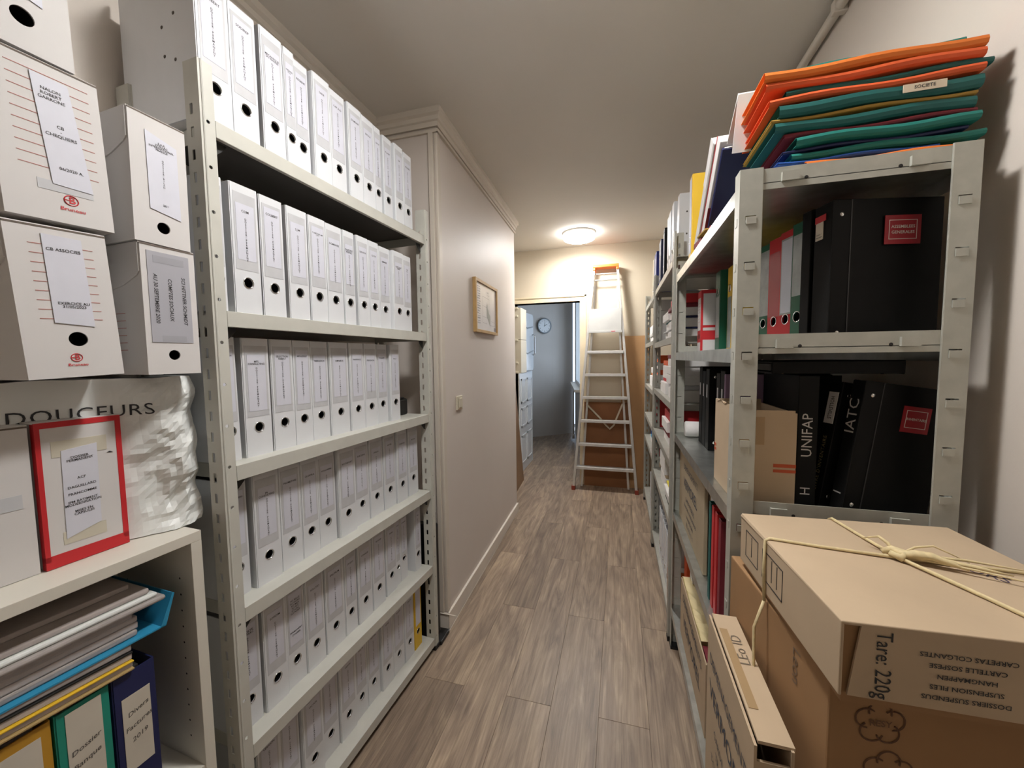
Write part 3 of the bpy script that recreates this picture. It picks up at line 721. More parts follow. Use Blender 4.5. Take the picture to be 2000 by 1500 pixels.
# things leaning on the pile (their tops rest towards the camera)
def slab_thing(name, label, cat, loc, rot, parts, group=None):
    t = thing(name, label, cat, loc, rot, group)
    for nm, mb, m, bv in parts: mb.build(nm, m, t, bevel=bv)
    return t
LN = math.radians(46)
zt = Z1[0]
slab_thing('flat_binder', 'navy blue flat folder leaning on the coloured pile', 'folder', (.275, 1.455, zt), (LN, 0, 0),
   [('cover', Box(0, .24, 0, .012, 0, .30), M_NAVY, .002), ('papers', Box(.006, .236, .003, .009, .004, .302), M_PAPER, 0)])
slab_thing('archive_box_file', 'white box file with red edges leaning beside the coloured pile', 'box', (.268, 1.475, zt), (LN, 0, 0),
   [('body', Box(0, .25, 0, .045, 0, .33), M_CARDW, .002), ('red_edge', MB().box(-.0008, .0, .040, .0455, 0, .33).box(-.0008, .0, .001, .040, .0, .006), M_RED, 0), ('red_panel', Box(-.0006, .251, -.001, .0, 0, .14), M_MAROON, 0)])
slab_thing('archive_box_file', 'grey-white box file leaning at the back of the coloured pile', 'box', (.262, 1.545, zt), (LN, 0, 0),
   [('body', Box(0, .25, 0, .05, 0, .36), mat('grey_white_card', 'c4c3bf', .7, var=.03), .003), ('flap', Box(-.001, .0, .004, .05, .22, .36), M_CARDW, 0)])
slab_thing('peaked_sheet', 'folded white card standing peaked behind the coloured pile', 'card', (.285, 1.17, 1.985), (math.radians(20), 0, 0),
   [('front_leaf', Box(0, .22, 0, .002, -.03, .10), M_PAPER, 0), ('rear_leaf', MB().prism([(.002, .10), (.07, .0), (.072, .002), (.004, .103)], 0, .22, 'x'), M_PAPER, 0)])
for i, (lb, mt, y, dz, th) in enumerate((('crumpled maroon folder lying at the foot of the leaning box files', M_MAROON, 1.30, .002, .02), ('second maroon folder under the leaning box files', M_MAROON, 1.42, .002, .022), ('tan folder lying above the maroon ones', M_OLIVE, 1.36, .026, .007))):
    t = thing('document_folder', lb, 'folder', (.258, y, zt+dz), (0, 0, random.uniform(-.1, .1)), 'folders under the leaning box files')
    MB().box(0, .04, 0, .09, 0, th).build('folder_cover', mt, t, bevel=min(.004, th*.3))
binder('white and yellow binder standing upright on top of the near right rack', None, (.262, 1.69, zt), -PI/2, .06, m=M_YELLOW, title=None, vert=False, lab=(.03, .31), pocket=None)

# ------------------------------------------------------------------ level two of the near rack
zl = Z1[1]
R90 = -PI/2
FAN = math.radians(12)
def rb(label, x, y, w, m, z=zl, **kw):      # spine towards the corridor; y = near edge
    kw.setdefault('vert', False); kw.setdefault('title', None)
    return binder(label, kw.pop('group', 'coloured binders on the right racks'), (x, y+w, z), R90+kw.pop('turn', 0.0), w, m=m, **kw)
PK = mat('grey_clear_pocket', 'a9aeac', .2, var=.1, scale=40)
def black_binder(label, x, y, w, h, d, z, rotz=R90, lean=0.0, w2=None):
    t = thing('black_binder', label, 'binder', (x, y+w, z), (0, 0, rotz), 'black binders on the near right rack')
    w = w2 or w
    r = put('binder_shell', MB().box(0, .004, 0, d, 0, h).box(w-.004, w, 0, d, 0, h).box(.0, w, -.004, 0, 0, h).mesh('binder_shell', M_BLACKB), t)
    bevel_mesh(r.data, .0012, 1)
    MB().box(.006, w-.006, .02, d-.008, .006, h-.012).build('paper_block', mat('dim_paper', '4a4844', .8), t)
    for zz in (.03, h-.03): MB().lathe([(.0001, .002), (.003, .0016), (.0045, 0)], 12).build('rivet', M_CHROME, t, True, loc=(w-.0, .016, zz), rot=(0, PI/2, 0))
    MB().box(w-.0002, w+.0006, .034, .036, 0, h).build('hinge_line', mat('hinge_black', '2b2b2b', .4), t)
    return t
t = black_binder('large black binder with red ASSEMBLEES GENERALES label on second shelf', .430, .997, .052, .312, .220, zl, rotz=R90+FAN)
lbp = MB().box(.055, .0562, .100, .172, .215, .275).build('red_label', mat('dark_red_label', '9c1f2b', .5), t, loc=(0, 0, 0))
fr = MB()
for a, b, c, d in ((.108, .164, .264, .2652), (.108, .164, .225, .2262), (.108, .1092, .225, .265), (.1628, .164, .225, .265)): fr.box(.0562, .0565, a, b, c, d)
fr.build('label_border', M_WHITEINK, lbp)
text('ASSEMBLEES\nGENERALES', .0088, M_WHITEINK, lbp, .0568, .136, .245, face=(0, 0, PI/2), line=1.3)
tg = MB().box(.006, .028, -.0055, -.0042, .238, .288).build('paper_tag', mat('cream_tag', 'ddd2bf', .6), t)
MB().box(.004, .036, -.0062, -.0055, .276, .290).build('red_tag_head', M_REDINK, tg)
text('dossier n°', .0042, M_INK, tg, .017, -.0058, .25); text('classement', .0042, M_INK, tg, .017, -.0058, .244)
black_binder('thin black binder behind the one with the red label', .420, 1.056, .030, .315, .22, zl, rotz=R90+FAN)
rb('green binder with clear spine pocket beside the thin black binder', .420, 1.094, .055, M_GREEN, turn=FAN, h=.308, d=.22, lab=None, pocket=(.13, .28), pocketm=PK)
rb('red binder with white spine label beside the green one', .418, 1.157, .062, M_RED, turn=FAN, h=.308, d=.215, lab=(.095, .285), pocket=(.09, .29), pocketm=PK, labm=M_LABEL)
rb('red binder with empty clear spine pocket', .414, 1.226, .062, M_RED, turn=FAN, h=.308, d=.215, lab=None, pocket=(.09, .27), pocketm=mat('pink_clear_pocket', 'b3595c', .2, var=.08))
rb('narrow green binder left of the two red ones', .410, 1.296, .058, M_GREEN, turn=FAN, h=.308, d=.22, lab=None, pocket=(.10, .29), pocketm=PK)
rb('yellow binder standing upside down beside the near post', .395, 1.585, .062, M_YELLOW, h=.312, d=.24, upside=True, lab=None, pocket=(.11, .30), pocketm=PK)
rb('tall green binder standing upside down with clear pocket', .375, 1.672, .070, M_GREEN, h=.315, d=.27, upside=True, lab=(.10, .25), pocket=(.095, .26), pocketm=PK, labm=mat('grey_label', 'a3a7a5', .5))
t = thing('archive_box', 'red and white archive box with lined spine on the second shelf', 'box', (.325, 1.828, zl), (0, 0, R90))
MB().box(0, .068, 0, .26, 0, .255).build('body', M_RED, t, bevel=.002)
MB().box(.008, .060, -.001, 0, .09, .225).build('spine_label', M_CARDW, t)
mb = MB()
for i in range(7): mb.box(.016, .052, -.0014, -.001, .125+i*.013, .126+i*.013)
mb.build('ruled_lines', M_PINKINK, t)
MB().box(.008, .060, -.001, 0, .005, .040).build('spine_label', M_CARDW, t)
for za_, zb_ in ((.11, .24), (.088, .10), (0, .05)): MB().box(.068, .0688, .008, .20, za_, zb_).build('white_panel', M_CARDW, t)
MB().lathe([(.012, 0), (.0001, .0004)], 16).build('finger_hole', M_HOLE, t, loc=(.034, -.0002, .065), rot=(PI/2, 0, 0))
t = thing('paper_bundle', 'upright bundle of white papers left of the red archive box', 'papers', (.335, 1.912, zl), (0, 0, R90))
for i in range(3): MB().box(i*.025, i*.025+.022, random.uniform(0, .012), .24, 0, .235+random.uniform(-.02, .015)).build('paper_block', M_PAPER, t)
t = thing('document_folder', 'dark red folder standing at the far end of the second shelf', 'folder', (.40, 1.942, zl), (0, 0, R90))
MB().box(0, .022, 0, .22, 0, .275).build('folder_cover', M_MAROON, t, bevel=.003)

# ------------------------------------------------------------------ level three
zl = Z1[2]
t = thing('open_carton', 'open brown carton with red stripes at the corner of the third shelf', 'box', (.272, 1.01, zl+.001))
cw, cd, chh, th = .120, .225, .235, .004
MB().box(0, th, 0, cd, 0, chh).box(cw-th, cw, 0, cd, 0, chh-.01).box(th, cw-th, 0, th, 0, chh-.004).box(th, cw-th, cd-th, cd, 0, chh).box(th, cw-th, th, cd-th, 0, th).build('carton_body', M_CARD, t)
mb = MB()
pts = [(0, 0), (.02, .012), (.05, .004), (.08, .014), (.12, .002), (.16, .010), (.20, .0)]
vs = []; fs = []
for y, dz in pts: vs += [(-.002, y, chh-.006+dz), (.012, y, chh-.012+dz*.5), (.014, y, chh-.022)]
for i in range(len(pts)-1):
    for j in range(2): a = i*3+j; fs.append((a, a+3, a+4, a+1))
mb.add(vs, fs).build('torn_flap', M_CARD, t)
for za_, zb_ in ((.098, .106), (.086, .093)):
    MB().box(.075, cw+.0005, -.0006, 0, za_, zb_).build('red_stripe', mat('orange_red_ink', 'b8502c', .7, var=0), t)
    MB().box(-.0006, 0, cd-.02, cd, za_, zb_).build('red_stripe', mat('orange_red_ink', 'b8502c', .7, var=0), t)
MB().box(.004, .055, -.0008, 0, .15, .215).build('clear_tape', mat('brown_tape', 'a98e6a', .25), t)
slab_thing('mauve_folder', 'mauve card folder standing behind the open carton', 'folder', (.30, 1.25, zl), (0, 0, 0), [('folder_cover', Box(0, .15, 0, .012, 0, .305), M_PURPLE, .002), ('papers', Box(.004, .146, .003, .009, .004, .302), M_PAPER, 0)])
t = black_binder('black binder lettered UNIFAP behind the open carton', .396, 1.022, .0, .312, .22, zl, rotz=0.0, w2=.040)
text('UNIFAP', .030, mat('pale_marker', 'b9b6b2', .6, var=0), t, .020, -.0046, .175, rot=-PI/2); text('H', .028, MATS['pale_marker'], t, .020, -.0046, .045, rot=-PI/2)
t = black_binder('black leaning binder with white HOLLEVILLE label', .415, 1.010, .034, .300, .17, zl); t.rotation_euler = (math.radians(-10), 0, R90+math.radians(20)); t.location.x = .443; t.location.y = 1.072
lb = MB().box(.004, .028, -.0055, -.0045, .20, .275).build('white_label', M_PAPER, t); text('HOLLEVILLE', .0135, M_INK, lb, .016, -.0058, .2375, rot=PI/2, wx=.75)
text("LIVRE D'INVENTAIRE", .0125, mat('gold_ink', '8f855e', .5, var=0), t, .016, -.0046, .105, rot=-PI/2, spacing=1.15)
t = black_binder('black leaning binder with red INVENTAIRE label and IATC lettering', .445, .968, .034, .305, .178, zl); t.rotation_euler = (math.radians(-8), 0, R90+math.radians(13)); t.location.x = .470; t.location.y = 1.028
text('IATC', .036, MATS['pale_marker'], t, .016, -.0046, .225, rot=-PI/2); text('I', .03, MATS['pale_marker'], t, .016, -.0046, .05, rot=-PI/2)
lbp = MB().box(.034, .0352, .084, .142, .205, .262).build('red_label', MATS['dark_red_label'], t)
fr = MB()
for a, b, c, d in ((.091, .135, .252, .2532), (.091, .135, .215, .2162), (.091, .0922, .215, .253), (.1338, .135, .215, .253)): fr.box(.0352, .0355, a, b, c, d)
fr.build('label_border', M_WHITEINK, lbp); text('INVENTAIRE', .0078, M_WHITEINK, lbp, .0358, .113, .234, face=(0, 0, PI/2))
t = black_binder('black binder lying flat on the standing ones of the third shelf', .30, 1.02, .028, .25, .30, zl+.318); t.rotation_euler = (0, PI/2, 0); t.location = (.34, 1.02, zl+.345)
for i, (y, w, h) in enumerate(((1.30, .055, .30), (1.362, .055, .31), (1.424, .05, .30), (1.585, .055, .31), (1.647, .055, .30), (1.709, .055, .315))):
    t = black_binder('black binder, %s left of the open carton on the third shelf' % ORD[i], .33, y, w, h, .28, zl)
    MB().box(.015, .03, -.0055, -.0045, .20, .25).build('paper_tag', M_POCKET, t)
t = thing('paper_bundle', 'stack of papers and red folders far inside the third shelf', 'papers', (.40, 1.79, zl))
zz = 0
for i, (m, h) in enumerate(((M_PAPER, .06), (M_MAROON, .02), (M_PAPER, .05), (M_MAROON, .012), (M_PAPER, .05), (mat('lime_card', '9db04a', .7), .01), (M_GREEN, .05))):
    MB().box(random.uniform(0, .01), .22, random.uniform(0, .01), .135, zz, zz+h).build('paper_block', m, t); zz += h
one('white_roll', MB().lathe([(.0001, 0), (.032, 0), (.034, .004), (.034, .10), (.03, .104), (.0001, .104)], 24), M_PAPER, 'white paper roll lying on the third shelf beside the black binders', 'roll', (.285, 1.845, zl+.035), (0, PI/2, 0), smooth=True)

# ------------------------------------------------------------------ level four
zl = Z1[3]
for i in range(4):
    t = thing('flattened_carton', ['flattened moving carton printed VERMOREL facing the corridor on the fourth shelf', 'second flattened moving carton behind the printed one', 'third flattened moving carton behind the printed one', 'rearmost flattened moving carton on the fourth shelf'][i], 'box',
              (.275+i*.017, 1.90, zl+.001), (0, 0, R90), 'flattened moving cartons')
    MB().box(0, .53, 0, .013, 0, .305-i*.006).build('carton_sheet', M_CARD if i else mat('grey_cardboard', 'aa9a80', .8, var=.05), t, bevel=.002)
    if i == 0:
        text('DEMENAGEMENTS', .034, M_BLUEINK, t, .27, -.0012, .262, wx=1.05); text('VERMOREL', .060, M_BLUEINK, t, .27, -.0012, .195)
        for k, (tx, sz) in enumerate((('GARDE MEUBLES', .026), ('TRANSPORTS TOUTES DISTANCES', .017), ('12 RUE DE LA GARE', .017), ('TEL. 43 55 12 12', .022))): text(tx, sz, M_BLUEINK, t, .27, -.0012, .135-k*.034)
rb('white binder standing between cartons and red folders on the fourth shelf', .285, 1.275, .05, M_WHITE, z=zl, h=.29, d=.25, lab=None, pocket=None)
for i, (lb, m, y, w, h) in enumerate((('dark teal folder left of the red ones on the fourth shelf', M_TEALD, 1.235, .022, .30), ('first red folder standing beside the near post on the fourth shelf', M_RED, 1.195, .024, .302), ('second red folder close to the near post on the fourth shelf', M_RED, 1.155, .026, .298), ('third red folder at the near post on the fourth shelf', M_MAROON, 1.115, .024, .296))):
    t = thing('document_folder', lb, 'folder', (.268, y+w, zl), (0, 0, R90), 'upright folders on the fourth shelf')
    MB().box(0, .002, 0, .24, 0, h).box(w-.002, w, 0, .24, 0, h).box(0, w, -.002, 0, 0, h).build('folder_cover', m, t, bevel=.0008)
    MB().box(.004, w-.004, .006, .23, .002, h-.008).build('papers', M_PAPER, t)
# ------------------------------------------------------------------ level five
zl = Z1[4]
rb('orange binder at the far end of the bottom right shelf', .30, 1.82, .07, M_ORANGER, z=zl, h=.315, d=.27, lab=None, pocket=None)
t = thing('paper_bundle', 'upright white papers beside the orange binder on the bottom shelf', 'papers', (.30, 1.79, zl), (0, 0, R90))
for i in range(3): MB().box(i*.03, i*.03+.028, random.uniform(0, .01), .25, 0, .29+random.uniform(-.02, .01)).build('paper_block', M_PAPER, t)
t = thing('moving_carton', 'moving carton printed VERMOREL with yellowed paper on the bottom shelf', 'box', (.268, 1.76, zl+.001), (0, 0, R90))
MB().box(0, .50, 0, .004, 0, .245).box(0, .004, .004, .085, 0, .25).box(.496, .50, .004, .085, 0, .25).box(.004, .496, .081, .085, 0, .25).box(.004, .496, .004, .081, 0, .004).build('carton_body', M_CARD, t)
mb = MB(); vs = []; fs = []
for i in range(13):
    for j in range(4):
        x = .006+i*.39/12; y = .006+j*.072/3
        vs.append((x, y, .252+.008*noise.noise((x*24, y*30, 2.2))+.004*math.sin(i*1.9)))
for i in range(12):
    for j in range(3): a = i*4+j; fs.append((a, a+4, a+5, a+1))
mb.add(vs, fs); base = len(mb.v)
mb.build('yellowed_paper', mat('yellowed_paper', 'ead8a6', .7, var=.06), t)
MB().box(.006, .39, .006, .078, .20, .245).build('paper_block', mat('yellowed_paper_block', 'cdbb84', .8), t)
MB().box(.40, .49, .01, .078, .10, .235).build('red_folder', M_MAROON, t)
text('DEMENAGEMENTS', .044, M_BLUEINK, t, .25, -.0012, .19, wx=1.05); text('VERMOREL', .070, M_BLUEINK, t, .25, -.0012, .105)

# ------------------------------------------------------------------ cartons in the right foreground
t = thing('moving_carton', 'flat moving carton printed DEMENAGEMENTS VERMOREL standing before the near right rack', 'box', (.196, .905, 0), (0, 0, R90))
CL, CWD, CH = .30, .052, .85
MB().box(0, CL, 0, .004, 0, CH-.006).box(0, CL, CWD-.004, CWD, 0, CH-.004).box(0, .004, .004, CWD-.004, 0, CH-.012).box(CL-.004, CL, .004, CWD-.004, 0, CH-.03).box(.004, CL-.004, .004, CWD-.004, 0, .004).build('carton_body', M_CARD, t)
fl_ = MB().box(.002, CL-.004, .006, CWD+.002, CH-.006, CH-.001).build('top_flap', M_CARD, t, rot=(0, 0, 0))
MB().box(.05, CL-.06, .010, .024, CH-.0008, CH).build('clear_tape', MATS['brown_tape'], fl_)
text('LEo ID', .026, mat('felt_pen', '6b5f50', .6, var=0), fl_, .105, .034, CH-.0002, face=(-PI/2, 0, 0), rot=PI, wx=1.1)
text('DEMENAGEMENTS', .033, M_BLUEINK, t, .155, -.0012, CH-.085, wx=.95); text('VERMOREL', .052, M_BLUEINK, t, .155, -.0012, CH-.150, wx=1.0)
for k, tx in enumerate(('GARDE MEUBLES', 'TRANSPORTS', 'TOUTES DISTANCES')): text(tx, .022, M_BLUEINK, t, .155, -.0012, CH-.215-k*.035)
BR = math.radians(3.2)
def fg_box(label, z0, z1, dx, dy, w, l, m, rot=BR):
    """front-left-bottom corner near; local x right, y away"""
    t = thing('cardboard_box', label, 'box', (.305+dx, .55+dy, z0), (0, 0, rot), 'brown boxes stacked in the right foreground')
    h = z1-z0
    MB().box(0, w, 0, l, 0, h).build('box_body', m, t, bevel=.003)
    return t
fg_box('brown cardboard box on the floor under the stacked boxes at right', .0, .46, 0, 0, .38, .36, M_CARDD)
t = fg_box('brown cardboard box with recycling flower marks under the tied box', .462, .968, -.021, .05, .385, .345, M_CARDD, rot=math.radians(6.2))
FL = mat('brown_print', '6a4a34', .7, var=0)
def flower(parent, x, z, r, y=-.0008):
    mb = MB()
    for k in range(5):
        q = PI/2+k*2*PI/5; cx, cz = x+r*.55*math.cos(q), z+r*.55*math.sin(q)
        mb.tube([(cx+r*.46*math.cos(q+a), y, cz+r*.46*math.sin(q+a)) for a in [(-1.9+i*3.8/14) for i in range(15)]], .0012, 4)
    mb.build('recycling_flower', FL, parent)
    text('RESY', r*.42, FL, parent, x, y-.0012, z, name='flower_text')
flower(t, .062, .455, .030); flower(t, .075, .385, .030)
text('Leon', .03, mat('pencil', '7a6450', .7, var=0), t, -.0008, .08, .46, face=(0, 0, -PI/2), rot=PI/2)
t = thing('tied_box', 'brown box tied with straw twine on top of the right foreground stack', 'box', (.274, .560, .97), (0, 0, BR))
BW, BL_, BH, LDH = .362, .345, .112, .10
MB().box(.006, BW-.006, .006, BL_-.006, 0, BH-.006).build('box_body', M_CARDD, t)
lid = MB().box(0, BW, 0, BL_, BH-.004, BH).box(0, .004, 0, BL_, BH-LDH, BH-.004).box(BW-.004, BW, 0, BL_, BH-LDH, BH-.004).box(.004, BW-.004, BL_-.004, BL_, BH-LDH, BH-.004)
ld_ = lid.build('lid', M_CARD, t, bevel=.0015)
# near flap of the lid, folded in at a slant
MB().prism([(.022, BH-.004), (BW, BH-.004), (BW, BH-LDH-.004), (.010, BH-LDH+.002)], 0, .003, 'y').build('near_flap', M_CARD, ld_, rot=(math.radians(0), 0, 0))
text('Tare: 220g', .025, M_INK, ld_, .046, -.001, BH-.052, rot=PI/2, wx=.82)
for k, tx in enumerate(('DOSSIERS SUSPENDUS', 'SUSPENSION FILES', 'HANGMAPPEN', 'CARTELLE SOSPESE', 'CARPETAS COLGANTES')):
    text(tx, .0082, M_INK, ld_, .132, -.001, BH-.083+k*.0135, rot=PI, wx=1.1)
fr = MB()
for a, b, c, d in ((.155, .235, .088, .0893), (.155, .235, .035, .0363), (.155, .1563, .035, .089), (.2337, .235, .035, .089), (.175, .1763, .045, .085), (.195, .1963, .045, .085), (.255, .315, .088, .0893), (.255, .315, .035, .0363), (.255, .2563, .035, .089), (.3137, .315, .035, .089), (.285, .2863, .045, .085)):
    fr.box(-.0007, 0, a, b, c, d)
fr.build('printed_frame', M_INK, ld_)
text('DOCTORS', .026, mat('violet_felt_pen', '3a3450', .6, var=0), ld_, .255, .185, BH+.0006, face=(-PI/2, 0, 0), rot=math.radians(48), wx=.9)
tw = MB()
zk = BH+.003
tw.tube([(-.003, .215, .0), (-.004, .218, .06), (-.002, .22, BH), (.006, .222, zk), (.08, .205, zk), (.175, .187, zk+.001), (.26, .18, zk), (BW+.003, .17, zk-.001), (BW+.004, .17, 0)], .0028, 6)
tw.tube([(.165, BL_+.003, 0), (.165, BL_+.003, BH), (.166, BL_-.004, zk), (.172, .27, zk), (.178, .187, zk+.002), (.22, .08, zk), (.245, .003, zk), (.247, -.003, BH-.004), (.252, -.004, .04), (.256, -.004, -.3)], .0030, 6)
tw.tube([(-.003, .215, .0), (-.02, .21, -.05), (-.021, .20, -.2), (-.021, .195, -.45)], .0026, 6)
tw.build('twine', M_TWINE, t, True)
kn = MB().tube([(.165, .20, zk+.003), (.175, .195, zk+.010), (.19, .185, zk+.008), (.178, .178, zk+.004), (.168, .188, zk+.008)], [.004, .007, .007, .006, .004], 8)
for k, (ex, ey, ez, w) in enumerate(((.30, .15, .004, .004), (.335, .115, .003, .0016), (.345, .165, .006, .002), (.155, .235, .018, .0022), (.27, .18, .022, .0015), (.25, .155, .010, .006))):
    m_ = [(.178+(ex-.178)*s, .187+(ey-.187)*s, zk+.004+ez*math.sin(PI*min(1, s*1.1))+.004*s*(k == 3)) for s in (0, .25, .5, .75, 1)]
    kn.tube(m_, [w*.8, w*1.2, w, w*.7, w*.25], 6)
kn.build('twine_knot', M_TWINE, t, True)

# ------------------------------------------------------------------ racks two and three: contents
def stack(label, x, y0, y1, z, layers, d=.27, cat='papers', name='paper_stack', group=None):
    t = thing(name, label, cat, (x, y0, z), (0, 0, 0), group); zz = 0.0
    for m, h in layers:
        dx = random.uniform(-.012, .012); a = random.uniform(-.012, .012)
        MB().box(max(0, .012+dx), d, max(0, .014+a), (y1-y0)-max(0, .014-a), zz, zz+h).build('paper_block', m, t, bevel=min(.003, h*.25)); zz += h+.0006
    return t
XS = X2+.018
random.seed(21)
# rack two
zt = Z2[0]
binder('white binder leaning with rivets on its side on the middle right rack', None, (XS+.01, 2.135, zt), R90, .07, m=M_WHITE, title=None, vert=False, lab=None, pocket=None, pitch=0, lean=math.radians(8))
fb2 = [o for o in COL.objects if o.get('label', '').startswith('white binder leaning with rivets')][0]
for y, z in ((.034, .235), (.062, .21), (.058, .15), (.036, .135)):
    MB().lathe([(.0001, .0012), (.003, .0010), (.0042, 0)], 12).build('rivet', MATS['rivet_dark'], fb2, True, loc=(.07, y, z), rot=(0, PI/2, 0))
rb('white binder beside the leaning one on top of the middle right rack', XS, 2.15, .07, M_WHITE, z=zt, lab=None, pocket=None, group=None)
rb('white binder with bright spine on top of the middle right rack', XS, 2.27, .075, M_WHITE, z=zt, lab=None, pocket=None)
rb('second bright white binder on top of the middle right rack', XS, 2.36, .06, M_WHITE, z=zt, lab=None, pocket=None)
rb('black binder with white spine label on top of the middle right rack', XS, 2.56, .07, M_BLACKB, z=zt, lab=(.05, .29), pocket=None)
t = thing('box_binder', 'dark blue box binder with silver bands on the middle right rack', 'binder', (XS, 2.90, zt), (0, 0, R90))
MB().box(0, .12, 0, .26, 0, .315).build('box_body', M_NAVY, t, bevel=.003)
for z in (.06, .07, .20, .21): MB().box(.02, .10, -.0008, 0, z, z+.002).build('silver_band', M_POCKET, t)
rb('first blue binder with white spine label on the farthest right rack', XS, 3.10, .075, M_NAVYB, z=Z3[0], lab=(.05, .29), pocket=None)
rb('second blue binder with white spine label on the farthest right rack', XS, 3.19, .075, M_NAVYB, z=Z3[0], lab=(.05, .29), pocket=None)
rb('cream binder at the end of the farthest right rack', XS, 3.34, .07, M_CREAM, z=Z3[0], lab=None, pocket=None)
stack('white papers under red folders on the second shelf of the middle rack', XS, 2.06, 2.36, Z2[1], [(M_PAPER, .04), (M_NAVY, .008), (M_PAPER, .045), (M_NAVY, .01), (M_PAPER, .04), (M_MAROON, .02), (M_RED, .045)])
stack('tall stack of white papers on the second shelf of the middle rack', XS+.01, 2.42, 2.72, Z2[1], [(M_PAPER, .05), (M_POCKET, .01), (M_PAPER, .05), (M_TEALD, .006), (M_PAPER, .05)])
stack('bulging white papers under a maroon cover on the middle rack', XS-.005, 2.04, 2.36, Z2[2], [(M_PAPER, .06), (M_POCKET, .02), (M_PAPER, .05), (M_PAPER, .045), (M_PAPER, .04), (M_MAROON, .02)])
stack('stack of white papers with red folder on third shelf of the middle rack', XS, 2.45, 2.75, Z2[2], [(M_PAPER, .07), (M_RED, .02), (M_PAPER, .08), (M_ORANGER, .03)])
for i, (y, w, m) in enumerate(((2.03, .07, M_RED), (2.11, .06, M_MAROON), (2.18, .05, M_RED))):
    rb('red binder, %s from the near post on the fourth shelf of the middle rack' % ORD[i], XS+.01, y, w, m, z=Z2[3], h=.25, d=.26, lab=None, pocket=None)
stack('white and red papers lying on the fourth shelf of the middle rack', XS, 2.32, 2.62, Z2[3], [(M_PAPER, .05), (M_MAROON, .03), (M_PAPER, .06), (M_RED, .05)])
stack('yellow pad on grey papers on the fifth shelf of the middle rack', XS-.012, 2.05, 2.33, Z2[4], [(M_PAPER, .02), (M_DARK, .006), (M_PAPER, .03), (mat('grey_card', '8d8a84', .7), .02), (M_PAPER, .015), (M_YELLOWP, .012)])
stack('white paper stack left of the yellow pad on the middle rack', XS, 2.42, 2.72, Z2[4], [(M_PAPER, .08), (M_CARD, .02), (M_PAPER, .10)])
for i, (y, w) in enumerate(((2.16, .07), (2.26, .075), (2.36, .06), (2.47, .07), (2.56, .075))):
    rb('white binder, %s from the near post on the bottom shelf of the middle rack' % ORD[i], XS, y, w, M_WHITE, z=Z2[5], h=.31, lab=None, pocket=None)
t = thing('document_folder', 'orange folder standing on the bottom shelf of the middle rack', 'folder', (XS-.008, 2.12, Z2[5]), (0, 0, R90))
MB().box(0, .05, 0, .24, 0, .17).build('folder_cover', M_ORANGE, t, bevel=.003); MB().box(.004, .046, .01, .23, .17, .174).build('papers', M_PAPER, t)
# rack three
ys = (3.06, 3.38)
t = thing('archive_box', 'white archive box with dark lid line on the farthest right rack', 'box', (XS, 3.30, Z3[1]), (0, 0, R90))
MB().box(0, .22, 0, .26, 0, .22).build('body', M_CARDW, t, bevel=.002); MB().box(-.002, .222, -.002, .262, .222, .30).build('lid', M_CARDW, t, bevel=.002); MB().box(0, .22, -.0015, 0, .205, .217).build('dark_band', M_DARK, t)
stack('white papers in bags beside the archive box of the farthest rack', XS-.004, 3.40, 3.72, Z3[1], [(M_PAPER, .05), (M_BAG, .03), (M_PAPER, .06)])
stack('papers under orange-red folders on the third shelf of the farthest rack', XS, 3.06, 3.36, Z3[2], [(M_PAPER, .05), (M_OLIVE, .01), (M_PAPER, .06), (M_ORANGER, .035), (M_PAPER, .05), (M_ORANGER, .06)])
stack('white papers and orange folder at the end of the farthest rack', XS, 3.45, 3.75, Z3[2], [(M_PAPER, .09), (M_ORANGE, .02), (M_PAPER, .05)])
for i, (y, w, m) in enumerate(((3.06, .06, M_RED), (3.13, .06, M_PAPER), (3.20, .05, M_ORANGER))):
    rb(['red binder beside the post on the fourth shelf of the farthest rack', 'white binder between two red ones on the farthest rack', 'orange-red binder on the fourth shelf of the farthest rack'][i], XS, y, w, m, z=Z3[3], h=.245, d=.25, lab=None, pocket=None)
stack('bright blue folder over white papers on the fifth shelf of the farthest rack', XS-.008, 3.06, 3.34, Z3[4], [(M_RED, .06), (M_PAPER, .04), (M_LTEAL, .02)])
stack('white and blue papers at the end of the fifth shelf', XS, 3.42, 3.72, Z3[4], [(M_PAPER, .05), (M_BLUE, .05)])
for i, (y, w) in enumerate(((3.06, .075), (3.16, .07), (3.25, .075), (3.36, .06))):
    rb('white binder, %s from the near post on the bottom shelf of the farthest rack' % ORD[i], XS, y, w, M_WHITE, z=Z3[5], h=.31, lab=None, pocket=None)

# ------------------------------------------------------------------ white bookcase at the left with boxes
BZ = 1.04
bk = thing('bookcase', 'white melamine bookcase carrying archive boxes at the left edge', 'bookcase', LW(-1.78, .0, 0), (0, 0, LROT))
BWD = .826; BD = .285
MB().box(BWD-.022, BWD, 0, BD, 0, BZ-.022).build('side_panel', M_MELA, bk, bevel=.0008)
MB().box(0, .022, 0, BD, 0, BZ-.022).build('side_panel', M_MELA, bk, bevel=.0008)
MB().box(0, BWD, 0, BD, BZ-.022, BZ).build('top_board', M_MELA, bk, bevel=.0008)
for z in (.06, .47): MB().box(.022, BWD-.022, .004, BD-.006, z, z+.02).build('shelf_board', M_MELA, bk)
MB().box(.022, BWD-.022, BD-.006, BD, .0, BZ-.022).build('back_panel', mat('back_panel_white', 'c9c6bc', .6), bk)
mb = MB()
for i in range(11):
    for y in (.045, .24): mb.lathe([(.0026, 0), (.0001, .0003)], 8, (0, 0, 0)); mb.v[-16:] = [(BWD-.0224+z, x+y, yy+.55+i*.038) for x, yy, z in mb.v[-16:]]
mb.build('pin_hole', M_HOLE, bk, kind='stuff')
